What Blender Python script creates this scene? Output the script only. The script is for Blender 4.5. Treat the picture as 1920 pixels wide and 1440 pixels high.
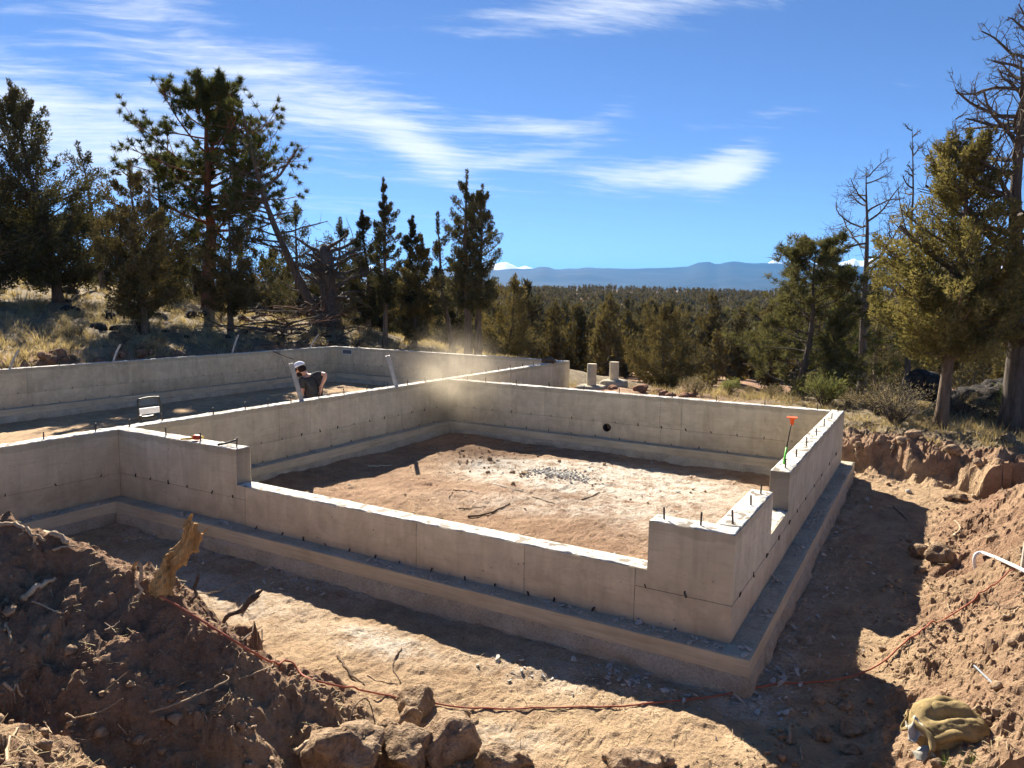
import bpy, bmesh, math, random
import numpy as np
from mathutils import Matrix, Vector

for o in list(bpy.data.objects):
    bpy.data.objects.remove(o)
S = bpy.context.scene
COL = S.collection
rad = math.radians

# ------------------------------------------------------------------ camera
CAM = np.array([1.198, -5.5206, 2.6144])
YAW, PIT, ROL, FPX = 0.5203, -0.1169, 0.0167, 1380.86      # FPX: focal length in pixels of a 1920 px wide frame
FW = np.array([-math.sin(YAW)*math.cos(PIT), math.cos(YAW)*math.cos(PIT), math.sin(PIT)])
_r = np.array([math.cos(YAW), math.sin(YAW), 0.0]); _u = np.cross(_r, FW)
RT = _r*math.cos(ROL) + _u*math.sin(ROL)
UP = -_r*math.sin(ROL) + _u*math.cos(ROL)
cam = bpy.data.cameras.new('camera')
camo = bpy.data.objects.new('camera', cam); COL.objects.link(camo)
camo.matrix_world = Matrix(((RT[0], UP[0], -FW[0], CAM[0]), (RT[1], UP[1], -FW[1], CAM[1]), (RT[2], UP[2], -FW[2], CAM[2]), (0, 0, 0, 1)))
cam.sensor_fit = 'HORIZONTAL'; cam.sensor_width = 36.0; cam.lens = FPX/1920*36
cam.clip_start = 0.05; cam.clip_end = 60000
S.camera = camo

def at(px, py, D):
    """world point seen at photo pixel (px,py) at horizontal distance D from the camera"""
    d = FW + RT*(px-960)/FPX - UP*(py-720)/FPX
    return CAM + d/math.hypot(d[0], d[1])*D
def at_depth(px, py, z):
    return CAM + (FW + RT*(px-960)/FPX - UP*(py-720)/FPX)*z

# ------------------------------------------------------------------ sun, sky, exposure
SUN_DIR = np.array([-1.13, 0.94, 1.0]); SUN_DIR /= np.linalg.norm(SUN_DIR)     # towards the sun
SUN_EL = math.asin(SUN_DIR[2])
SUN_AZ = math.atan2(SUN_DIR[0], SUN_DIR[1])                                     # from +Y towards +X
sl = bpy.data.lights.new('sun', 'SUN'); sl.energy = 5.0; sl.angle = rad(0.53); sl.color = (1.0, 0.91, 0.77)
so = bpy.data.objects.new('sun', sl); COL.objects.link(so)
so.rotation_euler = Vector(SUN_DIR).to_track_quat('Z', 'Y').to_euler()
so.location = (-30, 30, 40)

world = bpy.data.worlds.new('World'); S.world = world; world.use_nodes = True
class NT:
    """small node-tree helper"""
    def __init__(s, tree): s.t = tree; tree.nodes.clear()
    def n(s, typ, **kw):
        nd = s.t.nodes.new(typ)
        for k, v in kw.items(): setattr(nd, k, v)
        return nd
    def link(s, a, b): s.t.links.new(a, b)
    def inp(s, sock, v):
        if isinstance(v, bpy.types.NodeSocket): s.link(v, sock)
        elif v is not None: sock.default_value = v
    def math(s, op, a, b=None, c=None, clamp=False):
        nd = s.n('ShaderNodeMath', operation=op); nd.use_clamp = clamp
        s.inp(nd.inputs[0], a); s.inp(nd.inputs[1], b); s.inp(nd.inputs[2], c)
        return nd.outputs[0]
    def vmath(s, op, a, b=None):
        nd = s.n('ShaderNodeVectorMath', operation=op); s.inp(nd.inputs[0], a); s.inp(nd.inputs[1], b)
        return nd.outputs['Value'] if op in ('DOT_PRODUCT', 'LENGTH') else nd.outputs[0]
    def noise(s, vec, scale, detail=4, rough=0.55, dist=0.0, out='Fac', **kw):
        nd = s.n('ShaderNodeTexNoise', **kw)
        s.inp(nd.inputs['Vector'], vec); s.inp(nd.inputs['Scale'], scale)
        nd.inputs['Detail'].default_value = detail; nd.inputs['Roughness'].default_value = rough; nd.inputs['Distortion'].default_value = dist
        return nd.outputs[out]
    def ramp(s, fac, stops):
        nd = s.n('ShaderNodeValToRGB'); s.inp(nd.inputs[0], fac)
        el = nd.color_ramp.elements
        while len(el) < len(stops): el.new(0.5)
        for e, (p, c) in zip(el, stops):
            e.position = p; e.color = (c, c, c, 1) if not hasattr(c, '__len__') else (*c[:3], 1)
        return nd.outputs[0]
    def mix(s, fac, a, b, blend='MIX'):
        nd = s.n('ShaderNodeMix', data_type='RGBA', blend_type=blend)
        s.inp(nd.inputs[0], fac)
        s.inp(nd.inputs[6], (*a, 1) if isinstance(a, tuple) and len(a) == 3 else a)
        s.inp(nd.inputs[7], (*b, 1) if isinstance(b, tuple) and len(b) == 3 else b)
        return nd.outputs[2]
    def mapr(s, v, a, b, c=0.0, d=1.0, smooth=False):
        nd = s.n('ShaderNodeMapRange'); nd.interpolation_type = 'SMOOTHSTEP' if smooth else 'LINEAR'
        s.inp(nd.inputs[0], v)
        for i, q in enumerate((a, b, c, d)): s.inp(nd.inputs[1+i], q)
        return nd.outputs[0]
    def comb(s, x, y, z):
        nd = s.n('ShaderNodeCombineXYZ')
        for i, q in enumerate((x, y, z)): s.inp(nd.inputs[i], q)
        return nd.outputs[0]

w = NT(world.node_tree)
sky = w.n('ShaderNodeTexSky'); sky.sky_type = 'NISHITA'; sky.sun_disc = False
sky.sun_elevation = SUN_EL; sky.sun_rotation = SUN_AZ
sky.altitude = 1800; sky.air_density = 0.7; sky.dust_density = 0.0; sky.ozone_density = 3.0
tc = w.n('ShaderNodeTexCoord')
sep = w.n('ShaderNodeSeparateXYZ'); w.link(tc.outputs['Generated'], sep.inputs[0])
dx, dy, dz = sep.outputs
# thin cirrus: streaks laid on a high horizontal layer (direction / height), plus a few denser banks
zc = w.math('MAXIMUM', dz, 0.03)
den = w.math('ADD', zc, 0.12)
u = w.math('DIVIDE', dx, den); v = w.math('DIVIDE', dy, den)
ROT = rad(38)
ca, sa = math.cos(ROT), math.sin(ROT)
ur = w.math('ADD', w.math('MULTIPLY', u, ca), w.math('MULTIPLY', v, sa))      # along the streaks
vr = w.math('SUBTRACT', w.math('MULTIPLY', v, ca), w.math('MULTIPLY', u, sa))
warp = w.noise(w.comb(ur, vr, 3.0), 0.9, 3, 0.5)
warp2 = w.math('MULTIPLY', w.math('SUBTRACT', warp, 0.5), 1.6)
st1 = w.noise(w.comb(w.math('MULTIPLY', ur, 0.55), w.math('ADD', w.math('MULTIPLY', vr, 1.7), warp2), 0.0), 1.5, 6, 0.62, 0.5)
st2 = w.noise(w.comb(w.math('MULTIPLY', ur, 0.9), w.math('ADD', w.math('MULTIPLY', vr, 5.5), warp2), 7.0), 1.8, 5, 0.66, 0.3)
st3 = w.noise(w.comb(w.math('MULTIPLY', ur, 2.4), w.math('ADD', w.math('MULTIPLY', vr, 9.0), warp2), 4.0), 2.2, 3, 0.7, 0.2)
streak = w.math('ADD', w.math('ADD', w.math('MULTIPLY', st1, 0.48), w.math('MULTIPLY', st2, 0.38)), w.math('MULTIPLY', st3, 0.26))
az = w.math('ARCTAN2', dx, dy)          # radians from +Y towards +X
el = w.math('ARCSINE', dz)
def azel(px, py):
    d = FW + RT*(px-960)/FPX - UP*(py-720)/FPX; d = d/np.linalg.norm(d)
    return math.atan2(d[0], d[1]), math.asin(d[2])
def bank(px, py, sx, sy, tilt, amp):
    """a soft cloud bank standing in one direction of the sky (sizes in photo pixels, turned into angles)"""
    a0, e0 = azel(px, py)
    a = w.math('MULTIPLY', w.math('SUBTRACT', az, a0), math.cos(e0)); e = w.math('SUBTRACT', el, e0)
    c, s_ = math.cos(tilt), math.sin(tilt)
    p = w.math('ADD', w.math('MULTIPLY', a, c), w.math('MULTIPLY', e, s_)); q = w.math('SUBTRACT', w.math('MULTIPLY', e, c), w.math('MULTIPLY', a, s_))
    p = w.math('DIVIDE', p, sx/FPX); q = w.math('DIVIDE', q, sy/FPX)
    r2 = w.math('ADD', w.math('MULTIPLY', p, p), w.math('MULTIPLY', q, q))
    return w.math('MULTIPLY', w.math('EXPONENT', w.math('MULTIPLY', r2, -1.0)), amp)
banks = None
for b in [(120, 235, 340, 95, rad(-10), 0.40), (330, 60, 420, 75, rad(-18), 0.15), (640, 200, 300, 80, rad(-14), 0.21), (800, 290, 90, 30, rad(-28), 0.20),
          (1240, 332, 190, 34, rad(4), 0.36), (1375, 312, 70, 38, rad(30), 0.26), (1040, 243, 130, 26, rad(-4), 0.22), (1150, 212, 60, 22, rad(14), 0.18), (1150, 18, 430, 42, rad(4), 0.32),
          (960, 302, 130, 14, rad(10), 0.16), (1560, 190, 330, 14, rad(8), 0.13), (740, 400, 260, 16, rad(-3), 0.14)]:
    t_ = bank(*b); banks = t_ if banks is None else w.math('ADD', banks, t_)
cl = w.math('SUBTRACT', w.math('ADD', streak, w.math('MULTIPLY', banks, 0.95)), 0.66)
cl = w.mapr(cl, 0.0, 0.36, 0.0, 1.0, True)
cl = w.math('MULTIPLY', cl, w.mapr(dz, 0.01, 0.10, 0.0, 1.0, True), clamp=True)
cl = w.math('MULTIPLY', cl, 0.9)
hsv = w.n('ShaderNodeHueSaturation'); hsv.inputs['Saturation'].default_value = 1.06; w.link(sky.outputs[0], hsv.inputs['Color'])
tint = w.mix(1.0, hsv.outputs[0], (0.83, 0.785, 0.855), 'MULTIPLY')
skycol = w.mix(cl, tint, (6.6, 6.8, 7.0))
bg = w.n('ShaderNodeBackground'); w.link(skycol, bg.inputs[0]); bg.inputs[1].default_value = 0.051
wo = w.n('ShaderNodeOutputWorld'); w.link(bg.outputs[0], wo.inputs[0])

S.view_settings.view_transform = 'Standard'; S.view_settings.look = 'None'
S.view_settings.exposure = 1.78; S.view_settings.gamma = 1.0; S.view_settings.use_curve_mapping = False
S.render.engine = 'CYCLES'
S.cycles.use_denoising = True
S.cycles.max_bounces = 7; S.cycles.diffuse_bounces = 4; S.cycles.transparent_max_bounces = 8; S.cycles.volume_bounces = 0
S.cycles.use_adaptive_sampling = True; S.cycles.adaptive_threshold = 0.03
world.cycles.sampling_method = 'MANUAL'; world.cycles.sample_map_resolution = 512

# ------------------------------------------------------------------ helpers
def link(o, parent=None):
    COL.objects.link(o)
    if parent is not None: o.parent = parent
    return o
def raw_mesh(name, v, f, smooth=False, mats=None):
    """v: (n,3) array, f: list of faces or (m,k) int array"""
    me = bpy.data.meshes.new(name)
    v = np.asarray(v, dtype=np.float32)
    if isinstance(f, np.ndarray):
        m, k = f.shape
        me.vertices.add(len(v)); me.vertices.foreach_set('co', v.ravel())
        me.loops.add(m*k); me.loops.foreach_set('vertex_index', f.astype(np.int32).ravel())
        me.polygons.add(m); me.polygons.foreach_set('loop_start', np.arange(0, m*k, k, dtype=np.int32))
        me.update(calc_edges=True)
    else:
        me.from_pydata([tuple(p) for p in v.tolist()], [], [tuple(q) for q in f]); me.update()
    if smooth:
        me.polygons.foreach_set('use_smooth', np.ones(len(me.polygons), dtype=bool))
    return me
def mobj(name, v, f, mat, parent=None, smooth=False, loc=None):
    me = raw_mesh(name, v, f, smooth); me.materials.append(mat)
    o = bpy.data.objects.new(name, me); link(o, parent)
    if loc is not None: o.location = loc
    return o
def tag(o, label=None, cat=None, group=None, kind=None):
    if label: o['label'] = label
    if cat: o['category'] = cat
    if group: o['group'] = group
    if kind: o['kind'] = kind
    return o
def thing(name, label, cat, loc=(0, 0, 0), group=None, rot=None):
    o = bpy.data.objects.new(name, None); COL.objects.link(o); o.location = tuple(loc)
    o.empty_display_size = 0.2
    if rot is not None: o.rotation_euler = rot
    return tag(o, label, cat, group)
def copy_thing(root, loc, rz=0.0, sc=1.0, label=None, group=None):
    r = root.copy(); COL.objects.link(r); r.location = tuple(loc); r.rotation_euler = (root.rotation_euler[0], root.rotation_euler[1], rz)
    r.scale = (sc, sc, sc) if not hasattr(sc, '__len__') else sc
    if label: r['label'] = label
    if group: r['group'] = group
    for ch in list(root.children):
        c = ch.copy(); COL.objects.link(c); c.parent = r
        for g in list(ch.children):
            d = g.copy(); COL.objects.link(d); d.parent = c
    return r

class MB:
    """collects geometry for ONE mesh"""
    def __init__(s): s.v = []; s.f = []
    def add(s, v, f):
        n = len(s.v); s.v.extend([tuple(p) for p in v]); s.f.extend([tuple(i+n for i in q) for q in f]); return s
    def box(s, a, b):
        x0, y0, z0 = a; x1, y1, z1 = b
        return s.add([(x0, y0, z0), (x1, y0, z0), (x1, y1, z0), (x0, y1, z0), (x0, y0, z1), (x1, y0, z1), (x1, y1, z1), (x0, y1, z1)],
                     [(0, 3, 2, 1), (4, 5, 6, 7), (0, 1, 5, 4), (1, 2, 6, 5), (2, 3, 7, 6), (3, 0, 4, 7)])
    def tube(s, pts, radii, n=6, cap=True):
        pts = np.asarray(pts, float); m = len(pts)
        if not hasattr(radii, '__len__'): radii = [radii]*m
        T = np.gradient(pts, axis=0); T /= (np.linalg.norm(T, axis=1, keepdims=True)+1e-9)
        ref = np.array([0, 0, 1.0]) if abs(T[0][2]) < 0.9 else np.array([1.0, 0, 0])
        A = np.cross(T[0], ref); A /= np.linalg.norm(A)
        ang = np.arange(n)*2*math.pi/n; V = []
        for i in range(m):
            A = A - T[i]*np.dot(A, T[i]); A /= (np.linalg.norm(A)+1e-9); B = np.cross(T[i], A)
            V.append(pts[i] + radii[i]*(np.cos(ang)[:, None]*A + np.sin(ang)[:, None]*B))
        V = np.concatenate(V); F = []
        for i in range(m-1):
            for k in range(n):
                k2 = (k+1) % n
                F.append((i*n+k, i*n+k2, (i+1)*n+k2, (i+1)*n+k))
        if cap:
            F.append(tuple(range(n-1, -1, -1))); F.append(tuple((m-1)*n+k for k in range(n)))
        return s.add(V, F)
    def prism(s, poly, lift):
        """poly: list of 3D points (flat), lift: 3D vector"""
        n = len(poly); p = [np.asarray(q, float) for q in poly]; l = np.asarray(lift, float)
        V = p + [q+l for q in p]
        F = [tuple(range(n)), tuple(range(2*n-1, n-1, -1))] + [(i, i+n, (i+1) % n+n, (i+1) % n) for i in range(n)]
        return s.add(V, F)
    def lathe(s, prof, n=16, c=(0, 0, 0)):
        V = []; F = []
        for r, z in prof:
            for k in range(n):
                a = 2*math.pi*k/n; V.append((c[0]+r*math.cos(a), c[1]+r*math.sin(a), c[2]+z))
        for i in range(len(prof)-1):
            for k in range(n):
                k2 = (k+1) % n; F.append((i*n+k, i*n+k2, (i+1)*n+k2, (i+1)*n+k))
        F.append(tuple(range(n-1, -1, -1))); F.append(tuple((len(prof)-1)*n+k for k in range(n)))
        return s.add(V, F)
    def build(s, name, mat, parent=None, smooth=False, fixn=True):
        me = raw_mesh(name, np.array(s.v), s.f, smooth)
        if fixn:
            bm = bmesh.new(); bm.from_mesh(me); bmesh.ops.recalc_face_normals(bm, faces=bm.faces); bm.to_mesh(me); bm.free()
        me.materials.append(mat)
        return link(bpy.data.objects.new(name, me), parent)

# numpy noise
def _hash(ix, iy, iz, seed):
    h = (ix.astype(np.int64)*374761393 + iy.astype(np.int64)*668265263 + iz.astype(np.int64)*2147483647 + seed*1274126177) & 0xffffffff
    h = ((h ^ (h >> 13))*1274126177) & 0xffffffff
    h = ((h ^ (h >> 16))*2246822519) & 0xffffffff
    return ((h ^ (h >> 15)) & 0xffff)/32767.5 - 1.0
def noise2(x, y, seed=0):
    x = np.asarray(x, float); y = np.asarray(y, float)
    xi = np.floor(x); yi = np.floor(y); fx = x-xi; fy = y-yi
    fx = fx*fx*fx*(fx*(fx*6-15)+10); fy = fy*fy*fy*(fy*(fy*6-15)+10); z = np.zeros_like(xi)
    a = _hash(xi, yi, z, seed); b = _hash(xi+1, yi, z, seed); c = _hash(xi, yi+1, z, seed); d = _hash(xi+1, yi+1, z, seed)
    return (a*(1-fx)+b*fx)*(1-fy)+(c*(1-fx)+d*fx)*fy
def noise3(p, seed=0):
    pi = np.floor(p); f = p-pi; f = f*f*(3-2*f); r = 0
    for i in (0, 1):
        for j in (0, 1):
            for k in (0, 1):
                wgt = (f[:, 0] if i else 1-f[:, 0])*(f[:, 1] if j else 1-f[:, 1])*(f[:, 2] if k else 1-f[:, 2])
                r = r + wgt*_hash(pi[:, 0]+i, pi[:, 1]+j, pi[:, 2]+k, seed)
    return r
def fbm(x, y, octv=4, gain=0.5, seed=0, lac=2.03):
    r = 0; a = 1.0; f = 1.0
    for i in range(octv):
        r = r + a*noise2(x*f+i*17.3, y*f-i*9.1, seed+i); a *= gain; f *= lac
    return r
def sstep(a, b, x):
    t = np.clip((np.asarray(x, float)-a)/(b-a), 0, 1); return t*t*(3-2*t)
# ------------------------------------------------------------------ materials
def new_mat(name):
    m = bpy.data.materials.new(name); m.use_nodes = True
    t = NT(m.node_tree); out = t.n('ShaderNodeOutputMaterial')
    return m, t, out
def bump(t, h, strength=0.4, dist=0.02, normal=None):
    b = t.n('ShaderNodeBump'); b.inputs['Strength'].default_value = strength; b.inputs['Distance'].default_value = dist
    t.inp(b.inputs['Height'], h)
    if normal is not None: t.link(normal, b.inputs['Normal'])
    return b.outputs[0]
def bsdf(t, out, col, rough=0.8, nrm=None, metal=0.0, spec=0.3):
    b = t.n('ShaderNodeBsdfPrincipled')
    t.inp(b.inputs['Base Color'], (*col, 1) if isinstance(col, tuple) else col)
    t.inp(b.inputs['Roughness'], rough); b.inputs['Metallic'].default_value = metal
    b.inputs['Specular IOR Level'].default_value = spec
    if nrm is not None: t.link(nrm, b.inputs['Normal'])
    t.link(b.outputs[0], out.inputs[0]); return b
def opos(t):
    return t.n('ShaderNodeNewGeometry').outputs['Position']
def obj_rand(t):
    return t.n('ShaderNodeObjectInfo').outputs['Random']

def mk_concrete(name, c1, c2, pock=0.35, streak=0.5, dusty=(0.30, 0.235, 0.175), dust_amt=0.45, bmp=0.25):
    m, t, out = new_mat(name); P = opos(t)
    big = t.noise(P, 1.1, 5, 0.6, 0.6); mid = t.noise(P, 5.5, 6, 0.62); fine = t.noise(P, 70, 4, 0.6)
    col = t.mix(t.ramp(t.math('ADD', t.math('MULTIPLY', big, 0.6), t.math('MULTIPLY', mid, 0.4)), [(0.33, 0.0), (0.68, 1.0)]), c1, c2)
    sx = t.n('ShaderNodeSeparateXYZ'); t.link(P, sx.inputs[0])
    run = t.noise(t.comb(t.math('MULTIPLY', sx.outputs[0], 9.0), t.math('MULTIPLY', sx.outputs[1], 9.0), t.math('MULTIPLY', sx.outputs[2], 0.9)), 1.0, 5, 0.6)
    col = t.mix(t.math('MULTIPLY', t.ramp(run, [(0.50, 0.0), (0.74, 1.0)]), streak), col, (c1[0]*0.62, c1[1]*0.60, c1[2]*0.58))
    col = t.mix(t.math('MULTIPLY', t.ramp(run, [(0.30, 1.0), (0.44, 0.0)]), streak*0.45), col, (min(1, c2[0]*1.25), min(1, c2[1]*1.25), min(1, c2[2]*1.27)))
    blot = t.ramp(t.noise(P, 1.9, 6, 0.65, 1.6), [(0.50, 0.0), (0.60, 1.0)])
    col = t.mix(t.math('MULTIPLY', blot, 0.32), col, (min(1, c2[0]*1.12), min(1, c2[1]*1.13), min(1, c2[2]*1.15)))
    ply = t.noise(t.comb(t.math('MULTIPLY', sx.outputs[0], 1.1), t.math('MULTIPLY', sx.outputs[1], 1.1), t.math('MULTIPLY', sx.outputs[2], 13)), 1.6, 4, 0.6, 1.8)
    col = t.mix(t.math('MULTIPLY', t.ramp(ply, [(0.54, 0.0), (0.66, 1.0)]), 0.20), col, (c1[0]*0.66, c1[1]*0.62, c1[2]*0.56))
    # splashed earth near the foot of the wall
    low = t.math('MULTIPLY', t.mapr(t.math('ADD', sx.outputs[2], t.math('MULTIPLY', mid, 0.5)), 0.15, 0.75, 1.0, 0.0, True), dust_amt)
    col = t.mix(low, col, dusty)
    # darker, damp-looking cap under the wall top where the last concrete was placed
    capm = t.mapr(t.math('ADD', sx.outputs[2], t.math('MULTIPLY', t.math('SUBTRACT', t.noise(P, 2.6, 4, 0.6), 0.5), 0.16)), 0.775, 0.795, 0.0, 0.30)
    col = t.mix(capm, col, (c1[0]*0.5, c1[1]*0.48, c1[2]*0.45))
    rnd = t.mapr(obj_rand(t), 0, 1, 0.90, 1.08)
    col = t.mix(1.0, col, t.comb(rnd, rnd, rnd), 'MULTIPLY')
    vor = t.n('ShaderNodeTexVoronoi'); vor.inputs['Scale'].default_value = 11; t.link(P, vor.inputs['Vector'])
    hole = t.math('MULTIPLY', t.ramp(vor.outputs['Distance'], [(0.05, 1.0), (0.13, 0.0)]), t.ramp(t.noise(P, 4.1, 3), [(0.50, 0.0), (0.60, 1.0)]))
    col = t.mix(t.math('MULTIPLY', hole, 0.6), col, (0.035, 0.03, 0.026))
    h = t.math('SUBTRACT', t.math('ADD', t.math('MULTIPLY', fine, 0.25), t.math('MULTIPLY', mid, 0.6)), t.math('MULTIPLY', hole, pock))
    bsdf(t, out, col, 0.88, bump(t, h, bmp, 0.02), spec=0.25); return m

CONC = mk_concrete('concrete_wall', (0.43, 0.366, 0.25), (0.66, 0.58, 0.415), streak=0.36)
CONC_DARK = mk_concrete('concrete_core', (0.21, 0.18, 0.145), (0.27, 0.235, 0.19), dust_amt=0.2)
def mk_top():
    m, t, out = new_mat('concrete_rough_top'); P = opos(t)
    a = t.noise(P, 9, 7, 0.7); b = t.noise(P, 60, 5, 0.65)
    col = t.mix(t.ramp(a, [(0.3, 0.0), (0.62, 1.0)]), (0.50, 0.455, 0.39), (0.74, 0.70, 0.63))
    vor = t.n('ShaderNodeTexVoronoi'); vor.inputs['Scale'].default_value = 24; t.link(t.vmath('ADD', P, t.n('ShaderNodeTexNoise').outputs['Color']), vor.inputs['Vector'])
    pit = t.math('MULTIPLY', t.ramp(vor.outputs['Distance'], [(0.14, 1.0), (0.36, 0.0)]), t.ramp(t.noise(P, 6, 5, 0.7), [(0.44, 0.0), (0.54, 1.0)]))
    col = t.mix(t.math('MULTIPLY', pit, 0.85), col, (0.16, 0.145, 0.125))
    bsdf(t, out, col, 0.95, bump(t, t.math('SUBTRACT', t.math('ADD', t.math('MULTIPLY', a, 0.8), t.math('MULTIPLY', b, 0.35)), t.math('MULTIPLY', pit, 0.5)), 0.7, 0.03), spec=0.2); return m
CONC_TOP = mk_top()
def mk_ledge():
    m, t, out = new_mat('footing_ledge'); P = opos(t)
    a = t.noise(P, 3.0, 6, 0.65); b = t.noise(P, 38, 5, 0.7)
    col = t.mix(t.ramp(t.math('ADD', t.math('MULTIPLY', a, 0.5), t.math('MULTIPLY', b, 0.5)), [(0.34, 0.0), (0.66, 1.0)]), (0.25, 0.225, 0.17), (0.56, 0.51, 0.40))
    bsdf(t, out, col, 0.92, bump(t, b, 0.8, 0.03), spec=0.2); return m
CONC_LEDGE = mk_ledge()
def mk_foot():
    m, t, out = new_mat('footing_face'); P = opos(t)
    sx = t.n('ShaderNodeSeparateXYZ'); t.link(P, sx.inputs[0])
    g = t.noise(t.comb(t.math('MULTIPLY', sx.outputs[0], 1.6), t.math('MULTIPLY', sx.outputs[1], 1.6), t.math('MULTIPLY', sx.outputs[2], 34)), 1.0, 5, 0.6, 0.8)
    a = t.noise(P, 2.3, 5, 0.6)
    col = t.mix(t.ramp(t.math('ADD', t.math('MULTIPLY', g, 0.5), t.math('MULTIPLY', a, 0.5)), [(0.35, 0.0), (0.65, 1.0)]), (0.36, 0.308, 0.222), (0.56, 0.495, 0.37))
    bsdf(t, out, col, 0.9, bump(t, t.math('ADD', t.math('MULTIPLY', g, 0.5), t.noise(P, 50, 3)), 0.25, 0.012), spec=0.2); return m
CONC_FOOT = mk_foot()
def mk_rough():
    m, t, out = new_mat('footing_rough'); P = opos(t)
    a = t.noise(P, 4, 5, 0.6); b = t.noise(P, 55, 4, 0.6)
    col = t.mix(t.ramp(t.math('ADD', t.math('MULTIPLY', a, 0.5), t.math('MULTIPLY', b, 0.5)), [(0.36, 0.0), (0.64, 1.0)]), (0.30, 0.265, 0.205), (0.56, 0.505, 0.40))
    bsdf(t, out, col, 0.95, bump(t, b, 0.9, 0.03), spec=0.15); return m
CONC_ROUGH = mk_rough()

def mk_ground():
    m, t, out = new_mat('ground_soil'); P = opos(t)
    at_ = t.n('ShaderNodeAttribute'); at_.attribute_name = 'zone'; sc = t.n('ShaderNodeSeparateColor'); t.link(at_.outputs['Color'], sc.inputs[0])
    nat, cem, red = sc.outputs
    n1 = t.noise(P, 0.55, 6, 0.6); n2 = t.noise(P, 4.2, 7, 0.65, 0.4); n3 = t.noise(P, 34, 6, 0.68); n4 = t.noise(P, 160, 3, 0.6)
    f = t.math('ADD', t.math('ADD', t.math('MULTIPLY', n1, 0.3), t.math('MULTIPLY', n2, 0.4)), t.math('MULTIPLY', n3, 0.3))
    dirt = t.mix(t.ramp(f, [(0.36, 0.0), (0.64, 1.0)]), (0.26, 0.165, 0.096), (0.64, 0.46, 0.285))
    dirt = t.mix(t.ramp(n4, [(0.60, 0.0), (0.75, 0.6)]), dirt, (0.46, 0.38, 0.28))
    dirt = t.mix(t.ramp(n3, [(0.28, 0.65), (0.40, 0.0)]), dirt, (0.11, 0.075, 0.05))
    # litter of straw and needles
    sx = t.n('ShaderNodeSeparateXYZ'); t.link(P, sx.inputs[0])
    straw = t.noise(t.comb(t.math('MULTIPLY', sx.outputs[0], 70), t.math('MULTIPLY', sx.outputs[1], 12), 0.0), 1.0, 4, 0.7, 2.5)
    dirt = t.mix(t.math('MULTIPLY', t.ramp(straw, [(0.60, 0.0), (0.68, 1.0)]), 0.30), dirt, (0.45, 0.36, 0.23))
    natc = t.mix(t.ramp(f, [(0.38, 0.0), (0.62, 1.0)]), (0.135, 0.100, 0.066), (0.34, 0.275, 0.175))
    natc = t.mix(t.ramp(n2, [(0.55, 0.0), (0.68, 0.8)]), natc, (0.37, 0.30, 0.175))
    redc = t.mix(t.ramp(f, [(0.38, 0.0), (0.62, 1.0)]), (0.175, 0.098, 0.058), (0.42, 0.265, 0.17))
    col = t.mix(nat, dirt, natc); col = t.mix(red, col, redc)
    cm = t.math('MULTIPLY', cem, t.ramp(t.math('ADD', t.math('MULTIPLY', n2, 0.55), t.math('MULTIPLY', n3, 0.45)), [(0.40, 0.0), (0.55, 1.0)]))
    col = t.mix(cm, col, t.mix(n3, (0.54, 0.49, 0.41), (0.78, 0.73, 0.64)))
    h = t.math('ADD', t.math('ADD', t.math('MULTIPLY', n2, 0.5), t.math('MULTIPLY', n3, 0.42)), t.math('MULTIPLY', n4, 0.16))
    bsdf(t, out, col, 0.96, bump(t, h, 1.0, 0.11), spec=0.12); return m
GROUND = mk_ground()

def mk_simple(name, c1, c2, scale=12, rough=0.8, bmp=0.4, bscale=None, dist=0.02, spec=0.25, rnd=0.15, metal=0.0, stretch=None):
    m, t, out = new_mat(name); tcn = t.n('ShaderNodeTexCoord').outputs['Object']
    P = tcn
    if stretch is not None:
        P = t.vmath('MULTIPLY', P, stretch)
    a = t.noise(P, scale, 6, 0.62, 0.3); b = t.noise(P, bscale or scale*4, 4, 0.6)
    col = t.mix(t.ramp(t.math('ADD', t.math('MULTIPLY', a, 0.65), t.math('MULTIPLY', b, 0.35)), [(0.36, 0.0), (0.64, 1.0)]), c1, c2)
    if rnd:
        r = t.mapr(obj_rand(t), 0, 1, 1-rnd, 1+rnd); col = t.mix(1.0, col, t.comb(r, r, r), 'MULTIPLY')
    bsdf(t, out, col, rough, bump(t, t.math('ADD', a, t.math('MULTIPLY', b, 0.5)), bmp, dist) if bmp else None, metal, spec); return m
ROCK = mk_simple('dusty_rock', (0.16, 0.105, 0.066), (0.43, 0.315, 0.21), 7, 0.97, 1.0, 34, 0.07, 0.05)
CLOD = mk_simple('soil_clod', (0.17, 0.112, 0.07), (0.36, 0.26, 0.17), 14, 0.97, 0.8, 60, 0.02, 0.1, rnd=0)
REDROCK = mk_simple('red_soil_clod', (0.13, 0.065, 0.04), (0.29, 0.165, 0.11), 8, 0.97, 0.8, 40, 0.03, 0.1)
LAVA = mk_simple('lava_rock', (0.018, 0.016, 0.015), (0.075, 0.066, 0.058), 7, 0.95, 1.0, 30, 0.05, 0.1)
CHIP = mk_simple('concrete_chip', (0.30, 0.285, 0.26), (0.52, 0.495, 0.45), 18, 0.95, 0.6, 80, 0.01, 0.15, rnd=0)
BARK = mk_simple('juniper_bark', (0.065, 0.046, 0.032), (0.20, 0.15, 0.11), 5, 0.95, 1.0, 24, 0.03, 0.1, stretch=(3, 3, 0.35))
PBARK = mk_simple('pine_bark', (0.11, 0.047, 0.026), (0.27, 0.125, 0.07), 4, 0.95, 1.0, 18, 0.05, 0.1, stretch=(2, 2, 0.6))
DEADWOOD = mk_simple('dead_wood', (0.05, 0.042, 0.036), (0.155, 0.13, 0.11), 5, 0.95, 0.8, 26, 0.03, 0.1, stretch=(3, 3, 0.35))
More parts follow.
